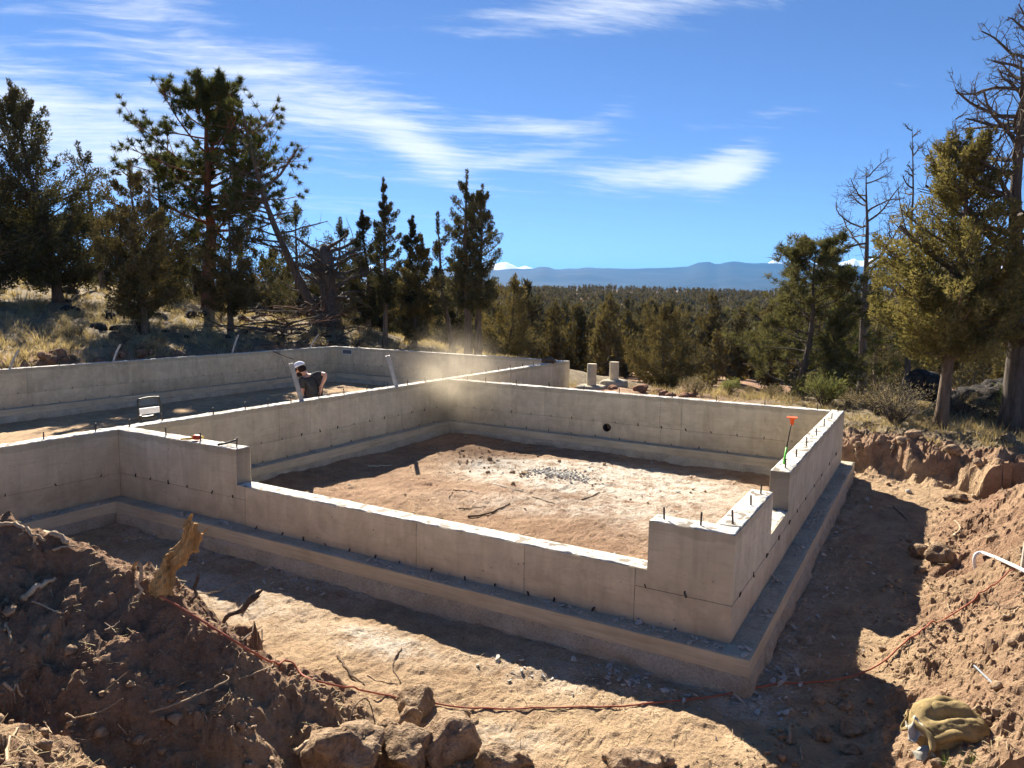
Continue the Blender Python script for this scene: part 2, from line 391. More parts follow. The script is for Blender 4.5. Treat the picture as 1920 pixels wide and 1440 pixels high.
SPLINT = mk_simple('splintered_wood', (0.30, 0.15, 0.05), (0.74, 0.47, 0.20), 9, 0.8, 1.0, 40, 0.03, 0.2, stretch=(5, 5, 0.4))
ROOT = mk_simple('root_wood', (0.25, 0.175, 0.11), (0.48, 0.37, 0.25), 14, 0.9, 0.6, 60, 0.01, 0.15)
TWIG = mk_simple('dark_twig', (0.055, 0.036, 0.024), (0.17, 0.115, 0.075), 14, 0.9, 0.6, 60, 0.01, 0.15)
PALEWOOD = mk_simple('weathered_lath', (0.34, 0.305, 0.25), (0.58, 0.54, 0.46), 6, 0.85, 0.4, 40, 0.01, 0.2, stretch=(6, 6, 0.6))
GALV = mk_simple('galvanised_steel', (0.20, 0.215, 0.24), (0.32, 0.34, 0.37), 14, 0.5, 0.15, 60, 0.005, 0.4, metal=0.3)
STEEL = mk_simple('dark_steel', (0.030, 0.027, 0.025), (0.085, 0.07, 0.06), 40, 0.6, 0.3, 150, 0.003, 0.4, metal=0.5)
BLACKPL = mk_simple('black_plastic', (0.010, 0.010, 0.011), (0.026, 0.026, 0.027), 20, 0.5, 0.1, 100, 0.002, 0.4)
WHITEPL = mk_simple('white_plastic', (0.62, 0.62, 0.63), (0.78, 0.78, 0.78), 8, 0.5, 0.08, 60, 0.002, 0.4)
PVC = mk_simple('grey_conduit', (0.47, 0.47, 0.465), (0.66, 0.66, 0.655), 10, 0.45, 0.1, 60, 0.002, 0.4)
ORANGE = mk_simple('orange_plastic', (0.78, 0.10, 0.018), (0.88, 0.16, 0.03), 12, 0.5, 0.1, 60, 0.002, 0.35, rnd=0)
REDPL = mk_simple('red_orange_reel', (0.52, 0.045, 0.012), (0.68, 0.09, 0.02), 12, 0.5, 0.1, 60, 0.002, 0.35, rnd=0)
YELLOW = mk_simple('yellow_plastic', (0.62, 0.38, 0.03), (0.75, 0.50, 0.06), 12, 0.5, 0.1, 60, 0.002, 0.35, rnd=0)
GREEN = mk_simple('green_paint', (0.10, 0.55, 0.035), (0.17, 0.70, 0.06), 12, 0.5, 0.1, 60, 0.002, 0.35, rnd=0)
CORD = mk_simple('red_cord', (0.24, 0.070, 0.042), (0.42, 0.135, 0.08), 25, 0.75, 0.3, 90, 0.003, 0.25, rnd=0)
SKIN = mk_simple('skin', (0.46, 0.235, 0.155), (0.58, 0.32, 0.225), 18, 0.55, 0.1, 90, 0.002, 0.35, rnd=0)
SHIRT = mk_simple('charcoal_cotton', (0.036, 0.034, 0.034), (0.066, 0.063, 0.062), 12, 0.95, 0.5, 50, 0.01, 0.1, rnd=0)
JEANS = mk_simple('denim', (0.045, 0.055, 0.085), (0.095, 0.11, 0.15), 20, 0.95, 0.4, 90, 0.005, 0.1, rnd=0)
HAIR = mk_simple('dark_hair', (0.010, 0.006, 0.004), (0.03, 0.017, 0.011), 40, 0.8, 0.7, 160, 0.004, 0.2, rnd=0)
CAPW = mk_simple('white_mesh_cap', (0.62, 0.62, 0.66), (0.78, 0.78, 0.80), 40, 0.9, 0.5, 160, 0.003, 0.1, rnd=0)
CAPB = mk_simple('black_cap_cloth', (0.010, 0.010, 0.011), (0.022, 0.022, 0.024), 40, 0.9, 0.4, 160, 0.003, 0.1, rnd=0)
CANVAS = mk_simple('dusty_canvas', (0.14, 0.10, 0.048), (0.36, 0.27, 0.125), 7, 0.95, 0.7, 160, 0.006, 0.1, rnd=0)
LINER = mk_simple('torn_bag_liner', (0.27, 0.25, 0.20), (0.46, 0.43, 0.37), 9, 0.7, 0.4, 60, 0.006, 0.2, rnd=0)
VENT = mk_simple('vent_screen', (0.10, 0.11, 0.125), (0.16, 0.17, 0.19), 30, 0.6, 0.2, 90, 0.003, 0.3, metal=0.3)

def mk_leaf(name, c1, c2, trans=0.35, rnd=0.22, scale=1.6):
    m, t, out = new_mat(name); P = opos(t)
    a = t.noise(P, scale, 4, 0.6); b = t.noise(P, scale*9, 3, 0.6)
    col = t.mix(t.ramp(t.math('ADD', t.math('MULTIPLY', a, 0.6), t.math('MULTIPLY', b, 0.4)), [(0.36, 0.0), (0.64, 1.0)]), c1, c2)
    r = t.mapr(obj_rand(t), 0, 1, 1-rnd, 1+rnd); col = t.mix(1.0, col, t.comb(r, t.math('MULTIPLY', r, 1.0), r), 'MULTIPLY')
    d = t.n('ShaderNodeBsdfDiffuse'); t.link(col, d.inputs[0]); tr = t.n('ShaderNodeBsdfTranslucent'); t.link(t.mix(1.0, col, (1.15, 1.1, 0.7), 'MULTIPLY'), tr.inputs[0])
    mx = t.n('ShaderNodeMixShader'); mx.inputs[0].default_value = trans; t.link(d.outputs[0], mx.inputs[1]); t.link(tr.outputs[0], mx.inputs[2])
    t.link(mx.outputs[0], out.inputs[0]); return m
LEAF_DARK = mk_leaf('juniper_foliage_dark', (0.047, 0.047, 0.027), (0.114, 0.104, 0.058), 0.2)
LEAF_WARM = mk_leaf('juniper_foliage_warm', (0.081, 0.068, 0.034), (0.182, 0.146, 0.070), 0.22)
LEAF_HERO = mk_leaf('juniper_foliage_olive', (0.082, 0.078, 0.034), (0.235, 0.200, 0.088), 0.38)
LEAF_FAR = mk_leaf('forest_foliage', (0.052, 0.050, 0.032), (0.135, 0.115, 0.068), 0.2, scale=0.25)
NEEDLE = mk_leaf('pine_needles', (0.065, 0.081, 0.031), (0.150, 0.156, 0.058), 0.3)
NEEDLE_Y = mk_leaf('young_pine_needles', (0.082, 0.086, 0.044), (0.200, 0.188, 0.095), 0.3)
SAGE = mk_leaf('sage_foliage', (0.19, 0.155, 0.10), (0.36, 0.305, 0.21), 0.25)
SAGE_G = mk_leaf('green_brush_foliage', (0.12, 0.135, 0.055), (0.25, 0.255, 0.11), 0.25)
STRAW = mk_leaf('dry_grass', (0.30, 0.235, 0.135), (0.54, 0.44, 0.28), 0.3)
GREENGRASS = mk_leaf('green_grass', (0.07, 0.12, 0.03), (0.15, 0.21, 0.06), 0.35)

def mk_mountain(name, c1, c2, snow=None):
    m, t, out = new_mat(name); P = opos(t)
    a = t.noise(P, 0.0016, 7, 0.6, 0.4)
    col = t.mix(t.ramp(a, [(0.36, 0.0), (0.64, 1.0)]), c1, c2)
    if snow is not None:
        sx = t.n('ShaderNodeSeparateXYZ'); t.link(P, sx.inputs[0])
        s = t.mapr(t.math('ADD', sx.outputs[2], t.math('MULTIPLY', a, snow[2])), snow[0], snow[1], 0.0, 1.0, True)
        col = t.mix(s, col, (0.85, 0.86, 0.88))
    bsdf(t, out, col, 0.95, None, spec=0.1); return m
MOUNT = mk_mountain('far_forest_hills', (0.010, 0.014, 0.013), (0.030, 0.032, 0.026))
SNOW = mk_mountain('snow_mountain', (0.10, 0.10, 0.11), (0.2, 0.2, 0.2), (330, 420, 160))
# ------------------------------------------------------------------ foundation dimensions (metres; z=0 is the top of the footing)
T = 0.203; HT = 0.8593; HL = 0.4524; HS = 0.301; FW_ = 0.19
LX = 7.7294; PA = 0.683; PB = 1.482; PC = 2.397; DY = 7.508; PM = 5.5325; GX = 8.694; YF = 13.334
FLOOR = -0.29

# ------------------------------------------------------------------ ground
EXC = np.array([(-17.35, -8), (-4.8, -8), (-4.6, -3.1), (-2.7, -2.15), (-1.2, -2.05), (-0.1, -1.65), (0.42, -1.05), (0.72, -0.2), (0.9, 1.0), (1.08, 3.0), (1.15, 5.0), (1.45, 6.9), (1.75, 7.6), (1.5, 8.0), (0.9, 8.25), (-6.0, 8.7), (-6.5, 13.9), (-17.35, 14.3)])
def sdf_poly(x, y, poly):
    d = np.full(np.shape(x), 1e18); inside = np.zeros(np.shape(x), bool); n = len(poly)
    for i in range(n):
        ax, ay = poly[i]; bx, by = poly[(i+1) % n]
        ex, ey = bx-ax, by-ay; wx, wy = x-ax, y-ay
        tt = np.clip((wx*ex+wy*ey)/(ex*ex+ey*ey), 0, 1)
        d = np.minimum(d, (wx-ex*tt)**2+(wy-ey*tt)**2)
        c = ((ay <= y) & (by > y)) | ((by <= y) & (ay > y))
        xc = ax+(y-ay)/(by-ay+1e-12)*(bx-ax)
        inside ^= c & (x < xc)
    d = np.sqrt(d); return np.where(inside, -d, d)
RIDGE = np.array([(-5.2, -4.0, 1.45), (-4.2, -3.6, 1.32), (-3.46, -3.21, 1.16), (-3.1, -2.97, 1.0), (-2.7, -2.86, 0.87), (-2.32, -2.68, 0.60), (-2.12, -2.45, 0.22)])
UV = np.array([-0.35, 0.937])
def clodf(x, y, cell, seed):
    gx_ = np.floor(x/cell); gy_ = np.floor(y/cell); h = np.zeros_like(x); z0 = np.zeros_like(x)
    for i in (-1, 0, 1):
        for j in (-1, 0, 1):
            cx_ = gx_+i; cy_ = gy_+j
            px_ = (cx_+.5+.45*_hash(cx_, cy_, z0, seed))*cell; py_ = (cy_+.5+.45*_hash(cx_, cy_, z0+1, seed))*cell
            r = cell*(.12+.42*(.5+.5*_hash(cx_, cy_, z0+2, seed))**2.5)
            ax_ = 1+.35*_hash(cx_, cy_, z0+3, seed); d2 = ((x-px_)*ax_)**2+((y-py_)/ax_)**2
            h = np.maximum(h, np.sqrt(np.maximum(r*r-d2, 0))*(.75+.35*_hash(cx_, cy_, z0+4, seed)))
    return h
def height(x, y, detail=True):
    x = np.asarray(x, float); y = np.asarray(y, float)
    s = UV[0]*(x+2)+UV[1]*(y-16)
    lat = 0.937*(x+2)+0.35*(y-16)
    s2 = s+6*noise2(lat/40, s/60, 5)*sstep(12, 60, s)
    val = np.interp(s2-9*sstep(9, 14, -x), [-3, 0, 8, 20, 48, 80, 130, 200, 280, 430, 580, 700, 900, 1500, 5000, 9000, 20000],
                    [0, -0.15, -1.5, -3.5, -5.8, -6.4, -6.3, -4.6, -2.0, 3.0, 8.0, 6.5, 0, 10, 66, 70, 70])
    hill = np.interp(-x, [14, 17, 20, 27, 33, 45, 80], [0, .38, 1.05, 1.95, 2.95, 2.7, 0])*(1-sstep(17, 42, y))
    ledge = 0.55*sstep(1.2, 3.2, x)*sstep(12.2, 13.4, y)*(1-sstep(20, 30, y))
    nat = 0.22+val+hill+ledge+0.10*fbm(x/3.1, y/3.1, 3, .5, 11)*sstep(2, 9, np.hypot(x-1.2, y+5.5))
    nat = nat+1.3*fbm(x/45, y/45, 3, .5, 23)*sstep(45, 130, s)
    # ground rises to where the photographer stands; spoil is heaped along the right side of the cut
    nat = nat+0.72*(1-sstep(-4.6, -2.2, y))*sstep(-8, -3.0, y+0*x)
    spoil = np.exp(-((x-2.55)/1.0)**2)*(sstep(-5, -1, y)-sstep(6.2, 8.0, y))*0.28
    nat = nat+spoil
    sd = sdf_poly(x, y, EXC)
    sdn = sd+0.16*fbm(x/0.8, y/0.8, 3, .55, 3)*(1-sstep(0, 3, np.abs(sd)))
    wid = np.where(y > 7.4, 0.30, 1.55)
    wid = np.where(y < -1.0, 2.3, wid); wid = np.where(x < -6.3, 0.7, wid)
    floor = FLOOR+0.03*fbm(x/1.3, y/1.3, 3, .5, 31)+0.05*np.exp(-((x+4)**2+(y-4)**2)/4)
    inroom = (x > -LX) & (x < -T) & (y > T) & (y < DY-T)
    floor = np.where(inroom, floor+0.035, floor)
    k = sstep(0, 1, sdn/wid)
    z = floor*(1-k)+nat*k
    # heap of excavated soil in the left foreground
    best = np.full(np.shape(x), 1e9); hs = np.zeros(np.shape(x)); side = np.zeros(np.shape(x))
    for i in range(len(RIDGE)-1):
        a, b = RIDGE[i], RIDGE[i+1]; e = b[:2]-a[:2]; wx, wy = x-a[0], y-a[1]
        tt = np.clip((wx*e[0]+wy*e[1])/(e@e), 0, 1); dd = np.hypot(wx-e[0]*tt, wy-e[1]*tt)
        m = dd < best; best = np.where(m, dd, best); hs = np.where(m, a[2]+(b[2]-a[2])*tt, hs); side = np.where(m, e[0]*wy-e[1]*wx, side)
    wd = np.where(side > 0, 1.05*(0.35+0.65*np.clip(hs+0.3, 0, 1.5)), np.interp(hs, [.2, .55, .9, 1.2], [.75, 1.45, 2.35, 2.8]))
    bn = best+0.18*fbm(x/0.55, y/0.55, 3, .5, 44)*np.clip(best*2, 0, 1)
    q = np.clip(bn/wd, 0, 1)
    qe = np.where(side > 0, q**1.25, q**1.0)
    mound = hs*(1-qe)+(-0.32)*qe
    z = np.where(q < 1, np.maximum(z, mound), z)
    if detail:
        loose = np.clip(sstep(-0.1, 0.5, sdn)*(1-sstep(3.5, 6, sd))+(q < 1)*(1-q)*1.2, 0, 1)*(1-sstep(9, 14, y))
        wx_ = x+.12*noise2(x/.3, y/.3, 57); wy_ = y+.12*noise2(x/.3, y/.3, 58)
        r1 = fbm(wx_/0.62, wy_/0.62, 5, .58, 51); r2 = 1-np.abs(fbm(wx_/0.20, wy_/0.20, 4, .6, 61))
        r3 = np.clip(noise2(wx_/.055, wy_/.055, 65), 0, 1)**2*np.clip(.4+noise2(x/.5, y/.5, 66), 0, 1)
        z = z+loose*(0.065*r1+0.030*r2-0.026+.013*fbm(x/.05, y/.05, 2, .6, 68))
        L_ = loose > .08
        if np.any(L_):
            xl, yl = x[L_], y[L_]; wob_ = .012*noise2(xl/.03, yl/.03, 63)
            ad = np.zeros_like(z); msk = np.clip(.55+.9*noise2(xl/.7, yl/.7, 64), 0, 1)
            ad[L_] = np.maximum(np.maximum(clodf(xl+wob_, yl-wob_, .17, 77)*.8*msk, clodf(xl+wob_, yl, .075, 78)*.95), 0)
            z = z+loose*ad
        z = z+.10*fbm(x/.22, y/.22, 3, .6, 69)*sstep(7.6, 8.0, y)*(1-sstep(8.9, 9.4, y))*sstep(-.2, .4, x)*(1-sstep(2.2, 3, x))
        near = 1-sstep(14, 40, np.hypot(x-CAM[0], y-CAM[1]))
        z = z+near*(0.011*fbm(x/0.13, y/0.13, 4, .62, 71)+0.014*fbm(x/0.5, y/0.5, 2, .5, 81)-0.012*np.clip(noise2(x/.11+7, y/.11, 73)-.35, 0, 1))
        # wheel ruts and boot-churned soil in the open floor
        z = z+near*(1-loose)*0.012*np.abs(noise2(x/0.09+3*noise2(x, y, 9), y/0.22, 91))
    return z
def hz(x, y): return float(height(np.array([x]), np.array([y]))[0])
def ground_hit(px, py, dmin=2.0, dmax=80):
    """distance at which the sight line through a photo pixel meets the ground"""
    d = np.linspace(dmin, dmax, 1600); p = np.array([at(px, py, q) for q in (dmin, dmax)])
    X = p[0][None]+(p[1]-p[0])[None]*((d-dmin)/(dmax-dmin))[:, None]
    h = height(X[:, 0], X[:, 1], False); i = np.argmax(X[:, 2] < h)
    return X[i] if X[i, 2] < h[i] else X[-1]

th0 = math.atan2(FW[1], FW[0])
offs = np.concatenate([np.arange(-180, -70, 5.0), np.arange(-70, -44, 0.6), np.arange(-44, 44.001, 0.115), np.arange(44.6, 70, 0.6), np.arange(70, 180, 5.0)])
def geo(a, b, k):
    n = int(math.log(b/a)/k); return a*np.exp(np.arange(n)*math.log(b/a)/n)
rr = np.concatenate([geo(0.3, 3.0, .07), geo(3.0, 17, .0053), geo(17, 45, .014), geo(45, 700, .04), geo(700, 16000, .12), [16000]])
TH, RR = np.meshgrid(th0+np.radians(-offs), rr)
gx = CAM[0]+RR*np.cos(TH); gy = CAM[1]+RR*np.sin(TH)
gz = height(gx.ravel(), gy.ravel()).reshape(gx.shape)
nr, nc = gx.shape
idx = np.arange(nr*nc).reshape(nr, nc); nxt = np.roll(idx, -1, axis=1)
quads = np.stack([idx[:-1].ravel(), idx[1:].ravel(), nxt[1:].ravel(), nxt[:-1].ravel()], axis=1)
gme = raw_mesh('ground', np.stack([gx.ravel(), gy.ravel(), gz.ravel()], axis=1), quads, True)
fx, fy = gx.ravel(), gy.ravel()
sdg = sdf_poly(fx, fy, EXC)
dist_c = np.hypot(fx-CAM[0], fy-CAM[1])
nat_m = sstep(0.2, 1.3, sdg+0.5*fbm(fx/0.9, fy/0.9, 3, .5, 7))*np.maximum(sstep(8.3, 9.3, fy), sstep(17.6, 18.6, -fx+0.7*fbm(fx/1.5, fy/1.5, 2, .5, 8)))
red_m = np.clip(sstep(0.0, 0.15, sdg)*(1-sstep(0.5, 1.6, sdg)), 0, 1)*np.maximum(sstep(17, 17.5, -fx), sstep(7.9, 8.2, fy)*0.8)
red_m = np.maximum(red_m, 0.9*np.exp(-(((fx+4.6)/2.2)**2+((fy-12.6)/1.2)**2)))
pc = lambda cx, cy, a, b, ang: np.exp(-((((fx-cx)*math.cos(ang)+(fy-cy)*math.sin(ang))/a)**2+((-(fx-cx)*math.sin(ang)+(fy-cy)*math.cos(ang))/b)**2)**1.5)
cem_m = 2.6*pc(-3.75, 5.05, 1.65, 0.95, 0.2)+0.6*pc(-2.3, 5.6, 1.6, 0.8, -0.1)+0.55*pc(-1.6, 4.2, 1.2, 1.6, 0.4)+0.8*pc(-2.62, -0.98, 0.5, 0.22, 0)+0.35*pc(-1.3, -0.7, 0.8, 0.25, 0)+0.5*pc(-5.0, -0.95, 1.6, 0.4, 0)+0.4*pc(-1.2, -1.6, 0.5, 0.2, 0.5)+0.5*pc(-3.2, 3.3, 1.5, .5, .3)
bl = .6+.4*fbm(fx/.5, fy/.5, 3, .5, 99)
cem_m = cem_m+bl*(0.4*np.exp(-((fy+0.25)/.2)**2)*(fx > -7.5)*(fx < 0.35)+0.5*np.exp(-((fx-.28)/.2)**2)*(fy > -.5)*(fy < 6)+0.3*np.exp(-((fy-.5)/.5)**2)*(fx > -7.4)*(fx < -.4))
lo_m = sstep(-.05, .4, sdg+.25*fbm(fx/.6, fy/.6, 3, .5, 17))*(1-nat_m)*(fy < 9)*(fx > -9)
lo_m = np.maximum(lo_m, sstep(-.12, .15, gz.ravel())*(fy < -1.7)*(fx < -1))
red_m = np.maximum(red_m, 1.0*sstep(15, 45, UV[0]*(fx+2)+UV[1]*(fy-16)))
inr = (fx > -LX) & (fx < -T) & (fy > T) & (fy < DY-T)
red_m = np.maximum(red_m, (.62+.3*fbm(fx/1.1, fy/1.1, 3, .5, 21))*inr)
red_m = np.maximum(red_m, .95*lo_m*(dist_c < 16)*(.75+.5*fbm(fx/.9, fy/.9, 3, .5, 19)))
ca_ = gme.color_attributes.new('zone', 'FLOAT_COLOR', 'POINT')
ca_.data.foreach_set('color', np.stack([nat_m, np.clip(cem_m, 0, 1), np.clip(red_m, 0, 1), np.ones_like(nat_m)], axis=1).astype(np.float32).ravel())
sm_ = np.repeat((rr[:-1] > 15.8), nc); gme.polygons.foreach_set('use_smooth', sm_)
gme.materials.append(GROUND)
ground = link(bpy.data.objects.new('ground', gme)); ground['kind'] = 'structure'

# ------------------------------------------------------------------ far hills and snow peaks
def range_mesh(name, sky_pts, Dn, Dc, base_el, mat, seed, amp, xr=(-700, 2700, 10.0)):
    xs = np.arange(*xr); ys = np.interp(xs, [p[0] for p in sky_pts], [p[1] for p in sky_pts])+.7*fbm(xs/26, xs*0+seed, 3, .6, seed)
    ts = np.linspace(0, 1, 26); V = []
    for tt in ts:
        for px, py in zip(xs, ys):
            c = at(px, py, Dc); d = (c[:2]-CAM[:2])/Dc
            D = Dn+(Dc-Dn)*tt
            zb = CAM[2]+math.tan(base_el)*Dn
            z = zb+(c[2]-zb)*(0.15*tt+0.85*tt**1.6)
            V.append((CAM[0]+d[0]*D, CAM[1]+d[1]*D, z))
    V = np.array(V); n = len(xs)
    tt = np.repeat(ts, n)
    V[:, 2] += amp*fbm(V[:, 0]/900, V[:, 1]/900, 4, .5, seed)*np.sin(np.pi*np.clip(tt, 0, 1))
    back = V[-n:].copy(); back[:, :2] += (back[:, :2]-CAM[:2])*0.35; back[:, 2] = 40
    V = np.concatenate([V, back]); m = 27
    I = np.arange(n*m).reshape(m, n)
    F = np.stack([I[:-1, :-1].ravel(), I[:-1, 1:].ravel(), I[1:, 1:].ravel(), I[1:, :-1].ravel()], axis=1)
    o = mobj(name, V, F, mat, smooth=True); o['kind'] = 'structure'; return o
hills = range_mesh('forested_hills', [(-700, 520), (200, 514), (400, 512), (460, 514), (620, 512), (940, 505), (1000, 503), (1012, 500), (1020, 499.5), (1030, 501), (1042, 505), (1080, 504), (1095, 501), (1105, 501), (1125, 503), (1150, 504), (1230, 503), (1290, 500), (1303, 495), (1313, 491.5), (1322, 492), (1330, 491.5), (1345, 496), (1360, 492), (1375, 490), (1388, 491), (1405, 493.5), (1450, 493), (1560, 497), (1700, 502), (1900, 508), (2700, 516)],
                   4600, 9000, rad(0.1), MOUNT, 301, 34)
peaks = range_mesh('snow_peaks', [(-700, 542.5), (480, 542.5), (500, 514.5), (520, 509.5), (545, 515.5), (560, 542.5), (640, 542.5), (660, 502.5), (690, 494.5), (720, 507.5), (860, 510.5), (925, 496.5), (938, 492.5), (950, 491.5), (962, 496.5), (972, 501.5), (985, 498.5), (998, 502.5), (1008, 512.5), (1020, 542.5), (1425, 542.5), (1440, 493.5), (1450, 487.5), (1462, 492.5), (1500, 496.5), (1540, 493.5), (1560, 496.5), (1592, 488.5), (1602, 484.5), (1610, 489.5), (1628, 487.5), (1640, 482.5), (1652, 492.5), (1680, 502.5), (1850, 502.5), (1870, 496.5), (1885, 492.5), (1920, 502.5), (2000, 542.5), (2700, 542.5)],
                   9500, 13000, rad(0.1), SNOW, 302, 25, (400, 2100, 4.0))
# ------------------------------------------------------------------ concrete foundation
found = thing('concrete_foundation', 'new poured concrete foundation with stepped stem walls, footings and anchor bolts', 'foundation')
PT = 0.006; GAP = 0.0025
def P3(axis, u, n, z): return (u, n, z) if axis == 'x' else (n, u, z)
def wall(axis, outline, n0, n1, faces, GAP=GAP):
    """outline: polygon (u,z) of the wall; faces: {0: panels on the n0 side, 1: panels on the n1 side}; a panel is a polygon (u,z)"""
    m = MB(); lo = n0+PT; hi = n1-PT
    m.prism([P3(axis, u, lo, z) for u, z in outline], P3(axis, 0, hi-lo, 0) if axis == 'x' else (hi-lo, 0, 0))
    wl = m.build('wall', CONC_DARK, found)
    for side, panels in faces.items():
        for poly in panels:
            c = np.mean(poly, axis=0)
            q = [(u-GAP*np.sign(u-c[0]), z-(GAP*np.sign(z-c[1]) if z > 0.001 else 0)) for u, z in poly]
            m = MB(); a = n0 if side == 0 else n1; d = PT+0.001 if side == 0 else -PT-0.001
            m.prism([P3(axis, u, a, z) for u, z in q], (0, d, 0) if axis == 'x' else (d, 0, 0))
            m.build('panel', CONC, wl)
    return wl
def rect(u0, u1, z0, z1): return [(u0, z0), (u1, z0), (u1, z1), (u0, z1)]
def rows(us_low, us_up, zt=HT):
    r = [rect(a, b, 0, HS) for a, b in zip(us_low[:-1], us_low[1:])]
    return r+[rect(a, b, HS, zt) for a, b in zip(us_up[:-1], us_up[1:])]
def crust(wl, x0, x1, y0, y1, z, seed, amp=0.0085, res=0.022, mat=None, thick=0.004, name='rough_top'):
    nx = max(2, int((x1-x0)/res)); ny = max(2, int((y1-y0)/res))
    xs = np.linspace(x0, x1, nx+1); ys = np.linspace(y0, y1, ny+1); X, Y = np.meshgrid(xs, ys)
    edge = np.minimum(np.minimum(X-x0, x1-X), np.minimum(Y-y0, y1-Y))
    ex = (X == x0)*1.0-(X == x1)*1.0; ey = (Y == y0)*1.0-(Y == y1)*1.0
    e = 0.005*fbm(X/0.09, Y/0.09, 3, .6, seed+7)
    X2 = X+ex*(0.004+np.abs(e)); Y2 = Y+ey*(0.004+np.abs(e))
    rr_ = fbm(X/0.10, Y/0.10, 4, .62, seed)
    Z = z+thick+amp*rr_+amp*1.3*np.clip(fbm(X/0.045, Y/0.045, 2, .5, seed+3)-0.45, 0, 1)
    Z = np.where(edge < 1e-6, z+0.004+0.3*amp*rr_, Z)
    n = nx+1; m_ = ny+1
    I = np.arange(n*m_).reshape(m_, n)
    F = np.stack([I[:-1, :-1].ravel(), I[:-1, 1:].ravel(), I[1:, 1:].ravel(), I[1:, :-1].ravel()], axis=1)
    V = np.stack([X2.ravel(), Y2.ravel(), Z.ravel()], axis=1)
    # skirt down to the wall
    ring = np.concatenate([I[0, :], I[1:, -1], I[-1, -2::-1], I[-2:0:-1, 0]])
    sk = V[ring].copy(); sk[:, 2] = z-0.004; k0 = len(V); k = len(ring)
    SF = np.stack([ring, k0+np.arange(k), k0+(np.arange(k)+1) % k, np.roll(ring, -1)], axis=1)
    return mobj(name, np.concatenate([V, sk]), np.concatenate([F, SF]), mat or CONC_TOP, wl)

# front wall (stepped), outer face towards the camera
ol = [(-LX, 0), (-PT, 0), (-PT, HT), (-PA, HT), (-PA, HL), (-PM, HL), (-PM, HT), (-LX, HT)]
wf = wall('x', ol, 0.0, T, {
    0: [rect(-LX, -5.40, 0, HS), [(-LX, HS), (-5.40, HS), (-5.40, HL), (-PM, HL), (-PM, HT), (-LX, HT)], rect(-5.40, -3.0, 0, HL), rect(-3.0, -1.81, 0, HL), rect(-1.81, -0.78, 0, HL),
        rect(-0.78, 0, 0, HS), [(-0.78, HS), (0, HS), (0, HT), (-PA, HT), (-PA, HL), (-0.78, HL)]],
    1: [[(-LX, 0), (-T, 0), (-T, HT), (-PA, HT), (-PA, HL), (-PM, HL), (-PM, HT), (-LX, HT)]]})
crust(wf, -LX, -PM, 0, T, HT, 1); crust(wf, -PM, -PA, 0, T, HL, 2); crust(wf, -PA, 0, 0, T, HT, 3)
# right wall (stepped)
ol = [(T, 0), (DY-PT, 0), (DY-PT, HT), (PC, HT), (PC, HL), (PB, HL), (PB, HT), (T, HT)]
wr = wall('y', ol, -T, 0.0, {
    1: [rect(0.0, 2.38, 0, HS), rect(2.38, 5.06, 0, HS), rect(5.06, DY, 0, HS), [(0.0, HS), (2.33, HS), (2.33, HL), (PB, HL), (PB, HT), (0.0, HT)],
        [(2.33, HS), (5.1, HS), (5.1, HT), (PC, HT), (PC, HL), (2.33, HL)], rect(5.1, DY, HS, HT)],
    0: [[(T, 0), (DY-T, 0), (DY-T, HT), (PC, HT), (PC, HL), (PB, HL), (PB, HT), (T, HT)]]}, GAP=.0045)
crust(wr, -T, 0, T, PB, HT, 4); crust(wr, -T, 0, PB, PC, HL, 5); crust(wr, -T, 0, PC, DY, HT, 6, amp=0.009)
# back wall with a pipe sleeve through it
HC = (-4.065, 0.202); HR = 0.078; HB = 0.095
m = MB()
for a, b, z0, z1 in [(-LX, HC[0]-HB, 0, HT), (HC[0]+HB, -T, 0, HT), (HC[0]-HB, HC[0]+HB, HC[1]+HB, HT), (HC[0]-HB, HC[0]+HB, 0, HC[1]-HB)]:
    m.box((a, DY-T+PT, z0), (b, DY-PT, z1))
wb = m.build('wall', CONC_DARK, found)
def hole_panel(y0, y1, name, mat, par):
    V = []; F = []; n = 32
    for k in range(n):
        a = 2*math.pi*k/n; c, s_ = math.cos(a), math.sin(a); q = HB/max(abs(c), abs(s_))
        for yy in (y0, y1):
            V.append((HC[0]+HR*c, yy, HC[1]+HR*s_)); V.append((HC[0]+q*c, yy, HC[1]+q*s_))
    for k in range(n):
        i = 4*k; j = 4*((k+1) % n)
        F += [(i, i+1, j+1, j), (i+2, j+2, j+3, i+3), (i, j, j+2, i+2), (i+1, i+3, j+3, j+1)]
    b = MB(); b.add(V, F); return b.build(name, mat, par)
hole_panel(DY-T+0.0005, DY-0.0005, 'sleeve_surround', CONC, wb)
sl_ = MB(); Vs = []; Fs = []
for k in range(24):
    a = 2*math.pi*k/24
    for r_, yy in ((HR-0.001, DY-T-0.02), (HR-0.007, DY-T-0.02), (HR-0.007, DY+0.01), (HR-0.001, DY+0.01)):
        Vs.append((HC[0]+r_*math.cos(a), yy, HC[1]+r_*math.sin(a)))
    i = 4*k; j = 4*((k+1) % 24)
    Fs += [(i+q, i+(q+1) % 4, j+(q+1) % 4, j+q) for q in range(4)]
sl_.add(Vs, Fs).build('pipe_sleeve', STEEL, wb)
plug = MB().lathe([(HR-.008, 0), (HR-.008, .02)], 24).build('light_block_disc', CLOD, wb)  # soil-coloured disc added to shut out lit ground behind and darken the hole
plug.location = (HC[0], DY-.02, HC[1]); plug.rotation_euler = (rad(90), 0, 0)
bp = [rect(-LX, HC[0]-HB, 0, HS), rect(HC[0]-HB, HC[0]+HB, 0, HC[1]-HB), rect(HC[0]+HB, -3.02, 0, HS), rect(-3.02, -2.65, 0, HS), rect(-2.65, -T, 0, HS), rect(-LX, -5.4, HS, HT), rect(-5.4, -3.04, HS, HT), rect(-3.04, -2.64, HS, HT), rect(-2.64, -T, HS, HT)]
